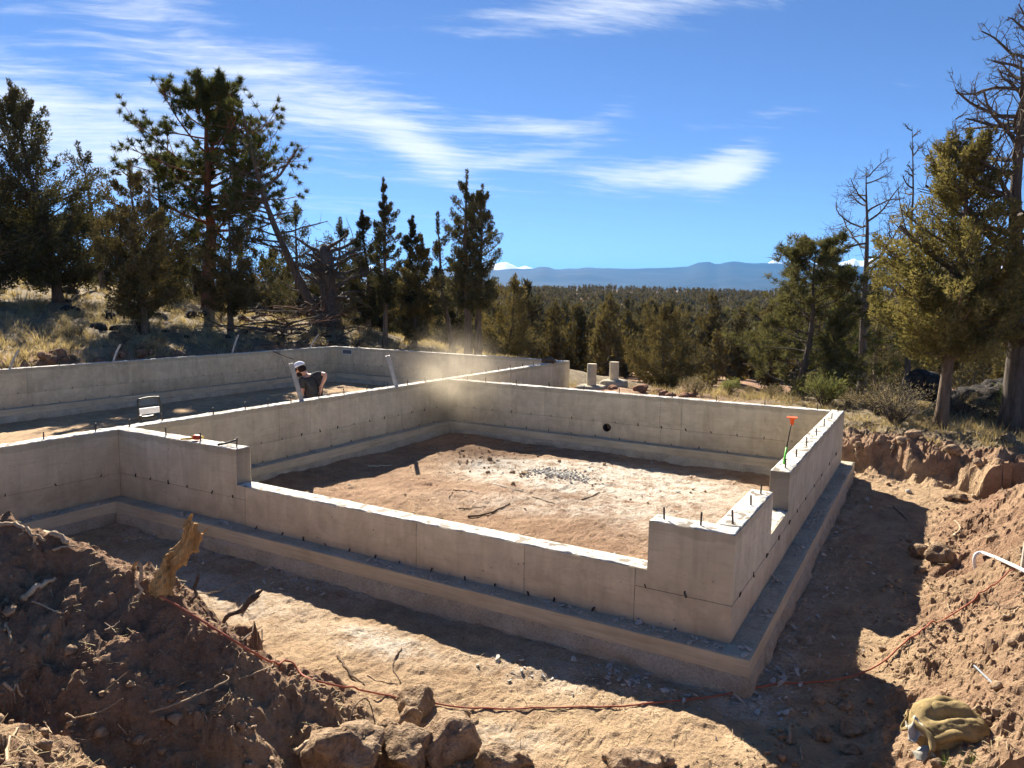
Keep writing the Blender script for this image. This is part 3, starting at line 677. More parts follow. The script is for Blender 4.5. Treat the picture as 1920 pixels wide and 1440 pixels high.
for side, panels in ((0, bp), (1, [rect(-LX, HC[0]-HB, 0, HT), rect(HC[0]+HB, -T, 0, HT)])):
    for poly in panels:
        c = np.mean(poly, axis=0); a = DY-T if side == 0 else DY; d = PT+0.001 if side == 0 else -PT-0.001
        q = [(u_-GAP*np.sign(u_-c[0]), z-(GAP*np.sign(z-c[1]) if z > .001 else 0)) for u_, z in poly]
        MB().prism([(u_, a, z) for u_, z in q], (0, d, 0)).build('panel', CONC, wb)
crust(wb, -LX, -T, DY-T, DY, HT, 8)
# wall between the two halves, running past the front on the left
wc = wall('y', rect(-7.0, YF-PT, 0, HT), -LX-T, -LX, {
    1: [rect(-7.0, 0.0, 0, HS), rect(-7.0, 0.0, HS, HT)]+rows([T, 2.36, 5.3, DY-T], [T, 2.65, 3.33, 4.84, DY-T])+[rect(DY, 10.6, 0, HS), rect(10.6, YF, 0, HS), rect(DY, 9.98, HS, HT), rect(9.98, 12.25, HS, HT), rect(12.25, YF, HS, HT)],
    0: [rect(-7.0, YF-T, 0, HT)]})
crust(wc, -LX-T, -LX, -7.0, YF, HT, 9)
# far left wall and rear wall of the left half
wl_ = wall('y', rect(-4.0, YF-PT, 0, HT), -LX-GX-T, -LX-GX, {1: rows([-4, 1.0, 3.31, 5.71, 8.6, 10.69, YF-T], [-4, 0.9, 3.31, 5.71, 8.07, 10.69, YF-T]), 0: [rect(-4, YF, 0, HT)]})
crust(wl_, -LX-GX-T, -LX-GX, -4.0, YF, HT, 10, res=0.05)
VX0, VX1, VZ0, VZ1 = -16.10, -15.67, 0.63, 0.79
wre = wall('x', rect(-LX-GX, -LX-T, 0, HT), YF-T, YF, {0: rows([-LX-GX, -14, -11.4, -LX-T], [-LX-GX, -14.1, -11.72, -9.39, -LX-T]), 1: [rect(-LX-GX, -LX-T, 0, HT)]})
crust(wre, -LX-GX, -LX-T, YF-T, YF, HT, 12, res=0.05)
vt = MB(); vt.box((VX0, YF-T-0.012, VZ0), (VX1, YF-T+0.002, VZ0+0.015)); vt.box((VX0, YF-T-0.012, VZ1-0.015), (VX1, YF-T+0.002, VZ1)); vt.box((VX0, YF-T-0.012, VZ0+.015), (VX0+.015, YF-T+.002, VZ1-.015)); vt.box((VX1-.015, YF-T-0.012, VZ0+.015), (VX1, YF-T+.002, VZ1-.015))
vt = vt.build('vent_frame', PVC, wre)
MB().box((VX0+.016, YF-T-0.006, VZ0+.016), (VX1-.016, YF-T-.002, VZ1-.016)).build('vent_screen', VENT, wre)

# footings: smooth boarded band above, rough earth-formed base below
def footing(x0, x1, y0, y1, seed, res=0.05):
    m = MB(); m.box((x0, y0, -0.135), (x1, y1, -0.004)); f = m.build('footing', CONC_FOOT, found)
    crust(f, x0+.001, x1-.001, y0+.001, y1-.001, -0.004, seed, amp=0.004, res=0.04, mat=CONC_LEDGE, thick=0.003, name='ledge')
    V = []; F = []
    per = [(x0, y0, x1, y0, 0, -1), (x1, y0, x1, y1, 1, 0), (x1, y1, x0, y1, 0, 1), (x0, y1, x0, y0, -1, 0)]
    loop = []
    for ax, ay, bx, by, nx_, ny_ in per:
        n = max(2, int(math.hypot(bx-ax, by-ay)/res))
        for i in range(n): loop.append((ax+(bx-ax)*i/n, ay+(by-ay)*i/n, nx_, ny_))
    lp = np.array(loop); k = len(lp); zs = np.linspace(-0.135, -0.46, 8)
    for j, z in enumerate(zs):
        s_ = lp[:, 0]*1.0+lp[:, 1]*1.0
        bul = 0.012+0.022*fbm(s_/0.35, np.full(k, z/0.14), 4, .6, seed+50)+0.03*j/7*(1+noise2(s_/0.8, s_*0, seed+60)) if j else np.full(k, -0.003)
        bul = np.maximum(bul, -0.004)
        V.append(np.stack([lp[:, 0]+lp[:, 2]*bul, lp[:, 1]+lp[:, 3]*bul, np.full(k, z)+(0.012*noise2(s_/0.3, s_*0+j, seed) if j > 0 else -0.001)], axis=1))
    V = np.concatenate(V)
    a = np.arange(k); b = (a+1) % k
    F = np.concatenate([np.stack([j*k+a, (j+1)*k+a, (j+1)*k+b, j*k+b], axis=1) for j in range(7)])
    mobj('rough_base', V, F, CONC_ROUGH, f, smooth=True)
    return f
w_ = FW_
footing(-LX-T-w_, -LX+w_, -7.2, YF+w_, 101)
footing(-LX+w_, w_, -w_, T+w_, 102)
footing(-T-w_, w_, T+w_, DY+w_, 103)
footing(-LX+w_, -T-w_, DY-T-w_, DY+w_, 104)
footing(-LX-GX-T-w_, -LX-T-w_, YF-T-w_, YF+w_, 105, .1)
footing(-LX-GX-T-w_, -LX-GX+w_, -4.2, YF-T-w_, 106, .1)

# anchor bolts
bm_ = MB(); bm_.lathe([(0.008, -0.03), (0.008, 0.088), (0.0068, 0.092)], 8)
bolt_me = bm_.build('anchor_bolt', STEEL, found); bolt_me.location = (-LX-.1, -0.85, HT)
rng = random.Random(4)
def bolt(x, y, z=HT, s=1.0):
    o = bolt_me.copy(); COL.objects.link(o); o.parent = found; o.location = (x, y, z+.008); o.rotation_euler = (rng.uniform(-.07, .07), rng.uniform(-.07, .07), rng.uniform(0, 6)); o.scale = (1, 1, s*rng.uniform(.9, 1.15))
for y in (-1.6, -0.23, 0.22, 0.69, 1.51, 2.08, 2.52, 3.0, 3.62, 4.24, 4.85, 5.45, 6.06, 6.64, 7.26, 7.83, 8.41, 9.0, 9.56, 10.14, 10.76, 11.34, 12.51, 13.08): bolt(-LX-.1, y)
for x in (-7.3, -6.84, -6.11, -5.36, -4.61, -3.88, -3.1, -2.86, -2.06, -1.24, -0.4): bolt(x, DY-.1)
for x, y in [(-6.91, .1), (-6.26, .1), (-5.66, .12), (-.59, .1), (-.29, .09), (-.09, .29), (-.08, .9), (-.09, 1.36), (-.08, 2.56), (-.08, 3.26), (-.08, 4.03), (-.08, 4.87), (-.09, 5.72), (-.08, 6.51), (-.08, 7.3)]: bolt(x, y)
for y in np.arange(1.0, 13.0, 0.62): bolt(-LX-GX-.1, y, s=0.8)
for x in np.arange(-16.2, -8.2, 0.62): bolt(x, YF-.1, s=0.8)
# form-tie ends along the panel joints
tm = MB(); tm.box((-0.006, -0.006, -0.018), (0.006, 0.006, 0.018)); tm.box((-0.004, -0.004, 0.018), (0.010, 0.004, 0.026))
tie0 = tm.build('form_tie', STEEL, found); tie0.location = (-7.4, -0.004, HS+.01)
def tie(x, y, z):
    o = tie0.copy(); COL.objects.link(o); o.parent = found; o.location = (x, y, z); o.rotation_euler = (rng.uniform(-.5, .5), rng.uniform(-.5, .5), rng.uniform(0, 3)); s = rng.uniform(.7, 1.2); o.scale = (s, s, s)
for x in (-7.1, -6.75, -6.4, -5.95, -5.6, -.69, -.36): tie(x, -.005, HS+.012)
for x in np.arange(-5.2, -.1, .34): tie(x+rng.uniform(-.05, .05), -.008, .012)
for y in (.25, .75, 1.3, 1.9, 2.5, 3.0, 3.6, 4.3, 5.0, 5.8, 6.6): tie(.004, y, HS+.004)
for y in np.arange(-3, -.05, .55): tie(-LX+.005, y, HS+.012)
for y in np.arange(.6, 7.2, .42): tie(-LX+.004, y, HS+.012)
for y in np.arange(.8, 7.0, .5): tie(-LX+.004, y, .014)
for x in np.arange(-7.5, -.4, .45): tie(x, DY-T-.005, HS+.012)
for x in np.arange(-7.3, -.4, .5): tie(x, DY-T-.005, .014)
for y in np.arange(2.5, 13, .6): tie(-LX-GX+.005, y, HS+.012); tie(-LX-GX+.005, y+.3, .014)
for x in np.arange(-16.2, -8, .6): tie(x, YF-T-.005, HS+.012)
# dark split joint along the lower seam of the right wall
# ------------------------------------------------------------------ trees
def unit(v): return v/(np.linalg.norm(v, axis=-1, keepdims=True)+1e-9)
def leaves(cen, axis, size, count, l, wd, R, elong=1.75, shell=0.72):
    """triangular sprays filling flame-shaped clumps"""
    n = len(cen)*count
    c = np.repeat(cen, count, axis=0); a = np.repeat(unit(axis), count, axis=0); s = np.repeat(size, count)[:, None]
    q = unit(R.normal(size=(n, 3)))*(shell+(1-shell)*R.random((n, 1))**0.6)
    along = (q*a).sum(1, keepdims=True)
    p = c+s*(q+a*along*(elong-1))
    d = unit(a*0.8+q*0.55+R.normal(size=(n, 3))*0.4)
    side = unit(np.cross(d, q+R.normal(size=(n, 3))*0.35))
    ll = l*(0.6+0.8*R.random((n, 1))); ww = wd*(0.6+0.8*R.random((n, 1)))
    V = np.stack([p-side*ww/2, p+side*ww/2, p+d*ll], axis=1).reshape(-1, 3)
    return V, np.arange(3*n).reshape(n, 3)
def pathf(H, R, wob, lean=(0, 0)):
    k = 9; t = np.linspace(0, 1, k)
    ox = np.cumsum(R.normal(size=k))*wob; oy = np.cumsum(R.normal(size=k))*wob
    P = np.stack([ox-ox[0]+lean[0]*t, oy-oy[0]+lean[1]*t, H*t], axis=1)
    return lambda q: np.stack([np.interp(q, t, P[:, i]) for i in range(3)], axis=-1)
PROF = [(0, .45), (.1, .85), (.28, 1), (.5, .82), (.7, .56), (.86, .32), (1, .07)]
def juniper_geo(seed, H, Rc, h0, nclump=200, per=60, l=.1, wd=.045, rt=None, prof=PROF, wob=.05, lean=(0, 0), csize=.24, forks=1, nlimb=60, lob=.35, inner=.3, elong=1.9, far=False):
    R = np.random.default_rng(seed); f = pathf(H, R, wob, lean); rt = rt or 0.022*H
    mb = MB(); t = np.linspace(0, .96, 12)
    flare = 1+.45*np.exp(-t*26)
    mb.tube(f(t)-np.array([0, 0, .15])*(t[:, None] == 0), rt*(1-.93*t)*flare, 8)
    C = []; A = []; Z = []; limbs = 0
    pt = np.array([p[0] for p in prof]); pr_ = np.array([p[1] for p in prof])
    if far:
        while len(C) < nclump:
            tt = R.random()
            if R.random() > np.interp(tt, pt, pr_)+.1: continue
            a = R.random()*2*math.pi
            rr_ = Rc*np.interp(tt, pt, pr_)*(1+lob*float(noise2(np.array([a*1.1+seed]), np.array([tt*5.0]), seed))*1.4)
            fr = max(inner, R.random()**0.55); hh = h0+(1-h0)*tt; base = f(min(hh, .97)); out = np.array([math.cos(a), math.sin(a), 0])
            C.append(base+out*rr_*fr); A.append(out*.45*fr+np.array([0, 0, .95])+R.normal(size=3)*.15); Z.append(csize*Rc*(.65+.7*R.random())*(1 if tt < .8 else .7))
    else:
        # boughs: each one a limb carrying upswept sprays on its outer part, with open gaps between the boughs
        nb = max(12, int(nclump/8.0)); k = 0; ga = R.random()*6.28
        while len(C) < nclump:
            tt = ((k % nb)+R.random())/nb; k += 1
            tt = tt**1.08; pr0 = np.interp(tt, pt, pr_)
            if R.random() > pr0*.75+.35: continue
            ga += 2.4+R.normal()*.5; L = Rc*pr0*(.62+.55*R.random()*(1+lob))
            hh = h0+(1-h0)*tt; b0 = f(max(.03, hh-.04)); out = np.array([math.cos(ga), math.sin(ga), 0]); rise = .35+.55*tt+R.normal()*.12
            tip = b0+out*L+np.array([0, 0, L*rise]); mid = b0+out*L*.55+np.array([0, 0, L*rise*.30])
            tq = np.linspace(0, 1, 6)[:, None]; crv = (1-tq)**2*b0+2*tq*(1-tq)*mid+tq**2*tip
            if limbs < nlimb: limbs += 1; mb.tube(crv, rt*(.24-.12*tt)*np.linspace(1, .25, 6)+.004, 4, cap=False)
            m_ = int(5+5*R.random())
            for q in np.linspace(.30+.1*R.random(), 1.02, m_):
                p = (1-q)**2*b0+2*q*(1-q)*mid+q**2*tip+R.normal(size=3)*np.array([1, 1, .7])*.13*L*(1.1-.5*q)
                C.append(p); A.append(out*.55+np.array([0, 0, .6+.5*tt])+R.normal(size=3)*.25); Z.append(csize*Rc*(.55+.6*R.random())*(1.15-.5*q)*(1 if tt < .8 else .75))
        for q in np.linspace(.88, 1.0, 5): C.append(f(q)); A.append(np.array([0, 0, 1.0])); Z.append(csize*Rc*.6*(1.5-q))
    V, F = leaves(np.array(C), np.array(A), np.array(Z), per, l, wd, R, elong)
    return mb, V, F
def put_tree(name, label, loc, geo, bark, leaf, group=None, rz=0.0, scale=1.0):
    mb, V, F = geo
    t = thing(name, label, 'tree', loc, group, (0, 0, rz)); t.scale = (scale,)*3
    mb.build('trunk', bark, t, True, False)
    if V is not None: mobj('crown', V, F, leaf, t)
    return t
def place(px, py, D):
    p = at(px, py, D); return (p[0], p[1], hz(p[0], p[1])-.05)
def hero_h(px_base, px_top, D, py_top):
    """height of a tree at distance D whose tip shows at photo row py_top"""
    p = at(px_base, 600, D); return at(px_top, py_top, D)[2]-hz(p[0], p[1])+.05
def leanv(px0, px1, D): return RT[:2]*(px1-px0)/FPX*D
# (name, label, base px, tip px, tip row, D, crown half width px, crown base fraction, material, opts)
LT = [
 ('juniper_tree', 'tall dark broad juniper at the far left of the hill', 112, 45, 150, 32, 84, .10, LEAF_DARK, dict(prof=[(0, .6), (.12, 1), (.3, .95), (.5, .74), (.7, .52), (.86, .32), (1, .06)], nclump=765, per=64, csize=0.128, seed=11)),
 ('juniper_tree', 'dark juniper cut off by the left edge of the picture', -40, -50, 215, 31, 85, .08, LEAF_DARK, dict(nclump=349, per=60, csize=0.143, seed=12)),
 ('juniper_tree', 'thin see-through juniper leaning just right of the tall left juniper', 200, 168, 272, 37, 36, .42, LEAF_DARK, dict(nclump=94, per=46, csize=0.270, seed=13)),
 ('juniper_tree', 'brownish juniper standing in front of the pine on the slope', 270, 250, 305, 26, 60, .14, LEAF_WARM, dict(nclump=443, per=64, csize=0.150, l=.085, wd=.04, seed=14)),
 ('juniper_tree', 'dark juniper hidden behind the reddish pine trunk', 322, 300, 285, 38, 62, .1, LEAF_DARK, dict(nclump=349, per=60, csize=0.165, seed=15)),
 ('juniper_tree', 'small juniper right in front of the reddish pine trunk', 432, 422, 365, 28, 48, .16, LEAF_WARM, dict(nclump=308, per=55, csize=0.181, l=.085, wd=.04, seed=16)),
 ('juniper_tree', 'ragged open juniper behind the leaning dead tree', 562, 565, 382, 40, 52, .12, LEAF_DARK, dict(nclump=174, per=51, csize=0.203, lob=.6, seed=17)),
 ('juniper_tree', 'low rounded juniper behind the broken trunk', 640, 632, 412, 37, 52, .2, LEAF_DARK, dict(nclump=201, per=51, csize=0.195, lob=.6, seed=18)),
 ('juniper_tree', 'slim spire juniper with a long bare lower trunk', 722, 718, 338, 28, 26, .30, LEAF_DARK, dict(nclump=282, per=53, csize=0.255, l=.085, wd=.04, seed=19, rt=.11, prof=[(0, .45), (.15, .8), (.35, 1), (.6, .82), (.8, .5), (1, .08)])),
 ('juniper_tree', 'shorter juniper close behind the slim spire', 690, 684, 400, 33, 36, .16, LEAF_DARK, dict(nclump=255, per=51, csize=0.210, seed=20)),
 ('juniper_tree', 'narrow juniper whose tip stands left of its twin', 762, 771, 408, 31, 26, .2, LEAF_DARK, dict(nclump=229, per=51, csize=0.255, seed=21)),
 ('juniper_tree', 'bushier green juniper leaning against its narrow twin', 778, 788, 445, 30, 42, .12, LEAF_WARM, dict(nclump=323, per=53, csize=0.203, seed=22)),
 ('juniper_tree', 'tall juniper, left trunk of the pair behind the rear wall', 878, 878, 322, 26, 34, .34, LEAF_DARK, dict(nclump=363, per=55, csize=0.225, l=.08, wd=.036, seed=23, rt=.17, prof=[(0, .5), (.15, .9), (.35, 1), (.6, .85), (.8, .6), (1, .1)])),
 ('juniper_tree', 'tall juniper, right trunk of the pair behind the rear wall', 896, 902, 350, 26.3, 38, .36, LEAF_DARK, dict(nclump=363, per=55, csize=0.210, l=.08, wd=.036, seed=24, rt=.15, prof=[(0, .6), (.2, 1), (.45, .95), (.7, .7), (.85, .5), (1, .12)])),
 ('juniper_tree', 'sparse juniper with an arm reaching left of the tall pair', 850, 815, 402, 29, 34, .3, LEAF_DARK, dict(nclump=94, per=42, csize=0.225, lob=.7, seed=25)),
 ('juniper_tree', 'greenish juniper right beside the tall pair', 955, 962, 520, 38, 52, .05, LEAF_WARM, dict(nclump=255, per=46, csize=0.203, l=.12, wd=.055, seed=26)),
 ('juniper_tree', 'full olive juniper in the gap between the piers and the young pine', 1248, 1245, 578, 46, 62, .05, LEAF_WARM, dict(nclump=349, per=51, csize=0.187, l=.14, wd=.065, seed=27)),
 ('juniper_tree', 'dark juniper behind the base of the bare tree on the right', 1655, 1640, 520, 34, 70, .05, LEAF_DARK, dict(nclump=269, per=51, csize=0.187, l=.1, wd=.05, seed=28)),
 ('juniper_tree', 'dark juniper at the right edge behind the snag', 1965, 1955, 505, 30, 60, .05, LEAF_DARK, dict(nclump=308, per=51, csize=0.165, l=.1, wd=.05, seed=29)),
]
for i_, (bx_, ty_, D_, hw_) in enumerate([(20, 330, 42, 60), (75, 360, 45, 55), (150, 395, 46, 50), (215, 400, 44, 46), (300, 385, 47, 60), (365, 420, 44, 50), (455, 440, 46, 46), (500, 470, 44, 50), (540, 500, 48, 44), (600, 480, 46, 50), (665, 470, 45, 44), (735, 520, 43, 46), (820, 520, 44, 50), (855, 545, 40, 40), (925, 540, 44, 42), (700, 545, 38, 36), (640, 540, 40, 36), (580, 540, 38, 34)]):
    LT.append(('juniper_tree', 'dark juniper in the background belt of trees behind the left hill', bx_, bx_+4, ty_, D_, hw_, .02, LEAF_DARK if i_ % 2 else LEAF_WARM, dict(nclump=150, per=52, csize=.2, l=.15, wd=.075, seed=1200+i_)))
for name, lab, bx, tx, ty, D, hw, h0, leaf, o in LT:
    o = dict(o); H = hero_h(bx, tx, D, ty); p = place(bx, 600, D)
    o.setdefault('l', .1); o.setdefault('wd', .05); grp = 'background junipers behind the left hill' if 'background belt' in lab else None
    put_tree(name, lab, p, juniper_geo(o.pop('seed'), H, hw/FPX*D, h0, lean=leanv(bx, tx, D), **o), BARK, leaf, grp)

# the sunlit juniper on the right bank
DH = 16.0; pH = place(1762, 806, DH); HH = hero_h(1762, 1775, DH, 250)
put_tree('juniper_tree', 'sunlit olive juniper with a bare trunk beside the right bank', pH,
         juniper_geo(41, HH, 122/FPX*DH, .29, nclump=700, per=128, l=.058, wd=.026, rt=.12, csize=.125, lob=.5, nlimb=170, wob=.03, lean=leanv(1762, 1775, DH),
                     elong=1.7, prof=[(0, .55), (.1, 1.0), (.22, .98), (.38, .74), (.6, .56), (.85, .34), (1, .08)]), BARK, LEAF_HERO)

def limb_tube(mb, p0, d, L, r, R, curl=.0, k=6, up=.0, wob=.12, n=5):
    pts = [p0]; d = unit(np.array(d, float))
    for i in range(k):
        d = unit(d+R.normal(size=3)*wob+np.array([0, 0, up])); pts.append(pts[-1]+d*L/k)
    mb.tube(pts, r*np.linspace(1, .28, k+1), n, cap=False); return np.array(pts), d
def pine_geo(seed, H, h0, limb_len, nl=46, rt=.25, tuft=40, nl_l=.2, wd=.03, lean=(0, 0), wob=.05, droop=-.02, sub=5, prof=None, tdens=1.0):
    R = np.random.default_rng(seed); f = pathf(H, R, wob, lean); mb = MB(); t = np.linspace(0, .99, 13)
    mb.tube(f(t)-np.array([0, 0, .15])*(t[:, None] == 0), rt*(1-.9*t)*(1+.6*np.exp(-t*20)), 9)
    C = []; A = []
    prof = prof or [(0, 1), (.3, 1), (.6, .75), (.85, .5), (1, .2)]
    for i in range(nl):
        tt = (i+R.random())/nl; hh = h0+(1-h0)*tt; a = R.random()*2*math.pi if i > 5 else i*1.1
        L = limb_len*np.interp(tt, [q[0] for q in prof], [q[1] for q in prof])*(.6+.7*R.random())
        d = np.array([math.cos(a), math.sin(a), droop+.45*tt+R.normal()*.12])
        P, dd = limb_tube(mb, f(hh), d, L, rt*.24*(1-.6*tt), R, up=.05, wob=.13)
        for j in range(sub+2):
            q = .3+.7*R.random() if j < sub+1 else 1.0
            k = min(int(q*6), 5); b0 = P[k]+(P[k+1]-P[k])*(q*6-k if q < 1 else 1)
            d2 = unit(unit(P[k+1]-P[k])*.7+R.normal(size=3)*.6+np.array([0, 0, .25]))
            P2, d3 = limb_tube(mb, b0, d2, L*.28*(.6+.8*R.random()), rt*.07, R, k=3, up=.1, n=3)
            C.append(P2[-1]); A.append(d3)
            if R.random() < tdens*.8: C.append(P2[-2]); A.append(d3)
    C = np.array(C); A = np.array(A); n = len(C)*tuft
    c = np.repeat(C, tuft, axis=0)+R.normal(size=(n, 3))*.035; a = np.repeat(unit(A), tuft, axis=0)
    d = unit(a*.75+unit(R.normal(size=(n, 3)))); side = unit(np.cross(d, R.normal(size=(n, 3))))
    ll = nl_l*(.7+.5*R.random((n, 1)))
    V = np.stack([c-side*wd/2, c+side*wd/2, c+d*ll], axis=1).reshape(-1, 3)
    return mb, V, np.arange(3*n).reshape(n, 3)
DP = 34.0; pP = place(398, 560, DP); HP = hero_h(398, 400, DP, 165)
put_tree('ponderosa_pine', 'big ponderosa pine with reddish trunk and tufted crown on the hill', pP,
         pine_geo(55, HP, .36, 3.0, nl=66, rt=.30, tuft=44, nl_l=.25, wd=.03, lean=leanv(398, 400, DP), wob=.16, sub=11, droop=-.05, prof=[(0, .9), (.25, 1), (.55, .95), (.72, .55), (.9, .42), (1, .3)]), PBARK, NEEDLE)
DY_ = 20.5; pY = place(1500, 700, DY_)
put_tree('ponderosa_pine', 'young ponderosa pine with long low boughs behind the back wall', pY,
         pine_geo(57, hero_h(1500, 1505, DY_, 466), .05, 1.75, nl=64, rt=.11, tuft=34, nl_l=.15, wd=.02, lean=leanv(1500, 1505, DY_), wob=.05, sub=9, droop=.0), DEADWOOD, NEEDLE_Y)
DQ = 27.0; pQ = place(1575, 690, DQ)
put_tree('ponderosa_pine', 'dark pine sapling crowded between the young pine and the olive juniper', pQ,
         pine_geo(58, hero_h(1575, 1570, DQ, 510), .1, 1.6, nl=36, rt=.1, tuft=26, nl_l=.17, wd=.026, wob=.05, sub=5), DEADWOOD, NEEDLE)

def bare(mb, R, p, d, L, r, depth, up, wob, kids, spread, n=6):
    k = 7 if depth > 1 else 4
    pts = [np.array(p)]; dirs = []
    d = unit(np.array(d, float))
    for i in range(k):
        d = unit(d+R.normal(size=3)*wob+np.array([0, 0, up])); dirs.append(d); pts.append(pts[-1]+d*L/k)
    mb.tube(pts, r*np.linspace(1, .35, k+1), n, cap=False)
    if depth <= 0: return
    for j in range(kids):
        q = .22+.78*(j+R.random())/kids; i = min(int(q*k), k-1); b0 = pts[i]+(pts[i+1]-pts[i])*(q*k-i)
        lat = unit(np.cross(dirs[i], R.normal(size=3)))
        bare(mb, R, b0, dirs[i]*.55+lat*spread, L*(.52-.25*q)*(.7+.6*R.random()), max(r*(1-.65*q)*.45, .006), depth-1, up, wob*1.25, max(3, int(kids*.8)), spread, max(3, n-2))
def bare_tree(name, label, px, D, H, lean, seed, rt, limbs, span, bark=DEADWOOD, h0=.25, depth=2, up=.07, kids=6, side=None, ends=None, rmin=.012):
    R = np.random.default_rng(seed); f = pathf(H, R, .04, lean); mb = MB(); t = np.linspace(0, 1, 14)
    mb.tube(f(t)-np.array([0, 0, .2])*(t[:, None] == 0), rt*(1-.93*t)*(1+.35*np.exp(-t*22)), 9)
    for i in range(limbs):
        tt = h0+(1-h0)*(i+R.random())/limbs; a = R.random()*2*math.pi
        if side is not None: a = side+R.normal()*1.0
        L = span*(1-.72*max(0, (tt-.35))/.65)*(.6+.6*R.random())
        bare(mb, R, f(tt), (math.cos(a), math.sin(a), .22+R.normal()*.2), L, rt*(1-.85*tt)*.42+rmin, depth-1, up, .15, kids, .75)
    p = place(px, 650, D)
    return put_tree(name, label, p, (mb, None, None), bark, None)
hh = lambda bx, tx, D, ty: hero_h(bx, tx, D, ty)
bare_tree('dead_tree', 'bare leafless tree silhouetted against the sky between pine and olive juniper', 1622, 25, hh(1622, 1605, 25, 318), leanv(1622, 1603, 25), 71, .15, 24, 2.7, h0=.3, depth=3, kids=8)
bare_tree('dead_tree', 'tall dead snag with many curved branches at the right edge', 1915, 17, hh(1915, 1890, 17, 70), leanv(1915, 1885, 17), 72, .22, 44, 2.6, h0=.22, depth=3, kids=8, side=math.atan2(-RT[1], -RT[0]))
bare_tree('dead_tree', 'bare twiggy top poking out left of the olive juniper tip', 1705, 19, hh(1705, 1690, 19, 240), leanv(1705, 1690, 19), 73, .07, 15, .95, h0=.5, depth=3, kids=5)
bare_tree('dead_tree', 'bare twiggy top rising just behind the olive juniper tip', 1785, 18, hh(1785, 1762, 18, 228), leanv(1785, 1762, 18), 74, .07, 15, .85, h0=.55, depth=3, kids=5)
# leaning half-dead conifer and broken trunk on the hill
DL = 31.0; HLn = hh(605, 460, DL, 180)
R_ = np.random.default_rng(81); f_ = pathf(HLn, R_, .03, leanv(605, 460, DL)); mbL = MB(); t_ = np.linspace(0, 1, 14)
bend = np.stack([RT[0]*np.sin(t_*math.pi)*-.45, RT[1]*np.sin(t_*math.pi)*-.45, 0*t_], axis=1)
mbL.tube(f_(t_)+bend-np.array([0, 0, .2])*(t_[:, None] == 0), .20*(1-.9*t_)*(1+.7*np.exp(-t_*14)), 9)
CL = []; AL = []
for i in range(34):
    tt = .3+.7*(i+R_.random())/34; a = math.atan2(-RT[1], -RT[0])+R_.normal()*.9 if i % 3 else R_.random()*6.28
    b0 = f_(tt)+np.array([RT[0], RT[1], 0])*math.sin(tt*math.pi)*-.45
    L = 2.6*(1-.75*tt)*(.6+.6*R_.random())+.2
    n0 = len(mbL.v)
    bare(mbL, R_, b0, (math.cos(a), math.sin(a), .1), L, .05*(1-.6*tt)+.01, 1, .06, .15, 5, .7)
    if i % 3 and tt < .86:
        vv = np.array(mbL.v[n0:]); far = vv[R_.integers(len(vv)//2, len(vv), 5)]
        for q in far: CL.append(q); AL.append(np.array([math.cos(a), math.sin(a), .6]))
bare(mbL, R_, f_(.62)+np.array([RT[0], RT[1], 0])*-.4, (RT[0]*.9, RT[1]*.9, .35), 2.2, .07, 2, .12, .12, 7, .7)
VL, FL = leaves(np.array(CL), np.array(AL), np.full(len(CL), .2), 26, .17, .03, R_, 1.2)
put_tree('leaning_tree', 'half-dead conifer leaning left over the brush pile', place(605, 612, DL), (mbL, VL, FL), BARK, NEEDLE)
DS = 31.5; mbS = MB(); RS = np.random.default_rng(83); HS_ = hh(622, 608, DS, 458); fs = pathf(HS_, RS, .05, leanv(622, 606, DS)); ts = np.linspace(0, 1, 12)
mbS.tube(fs(ts)-np.array([0, 0, .2])*(ts[:, None] == 0), np.array([.75, .58, .5, .46, .44, .43, .42, .42, .40, .40, .34, .16])*.8, 11)
for i in range(26):
    tt = .25+.7*RS.random(); a = RS.random()*6.28
    bare(mbS, RS, fs(tt), (math.cos(a), math.sin(a), .1+RS.normal()*.3), 2.1*(.5+.7*RS.random()), .10, 2, .03, .22, 4, .8)
put_tree('dead_tree', 'thick broken dead trunk with tangled dead branches on the hill', place(622, 612, DS), (mbS, None, None), DEADWOOD, None)

# ------------------------------------------------------------------ juniper forest across the valley
protos = []
for k in range(7):
    RR_ = np.random.default_rng(500+k); Hk = 6.0
    pr = [PROF, [(0, .7), (.15, 1), (.4, .95), (.65, .75), (.85, .5), (1, .15)], [(0, .3), (.2, .8), (.4, 1), (.6, .85), (.8, .6), (1, .1)]][k % 3]
    mb, V, F = juniper_geo(600+k, Hk, .95+.4*RR_.random(), .08+.1*RR_.random(), nclump=64, per=34, l=.30, wd=.15, prof=pr, csize=.30, nlimb=0, lob=.5, far=True)
    tm_ = raw_mesh('trunk', np.array(mb.v), mb.f, True); tm_.materials.append(BARK)
    cm_ = raw_mesh('crown', V, F); cm_.materials.append(LEAF_FAR if k % 2 else LEAF_WARM)
    protos.append((tm_, cm_))
RF = np.random.default_rng(77)
spots = []; tries = 0
while len(spots) < 295 and tries < 60000:
    tries += 1
    off = rad(RF.uniform(-39, 39)); D = math.sqrt(RF.uniform(58**2, 150**2))
    a = th0-off; x = CAM[0]+D*math.cos(a); y = CAM[1]+D*math.sin(a)
    if x < -12 and D < 50: continue
    if off > rad(14) and D < 36: continue
    if -math.degrees(off) > 4: continue
    if noise2(np.array([x/13]), np.array([y/13]), 400)[0] < -.28 or any((x-q[0])**2+(y-q[1])**2 < 2.2**2 for q in spots): continue
    spots.append((x, y, D))
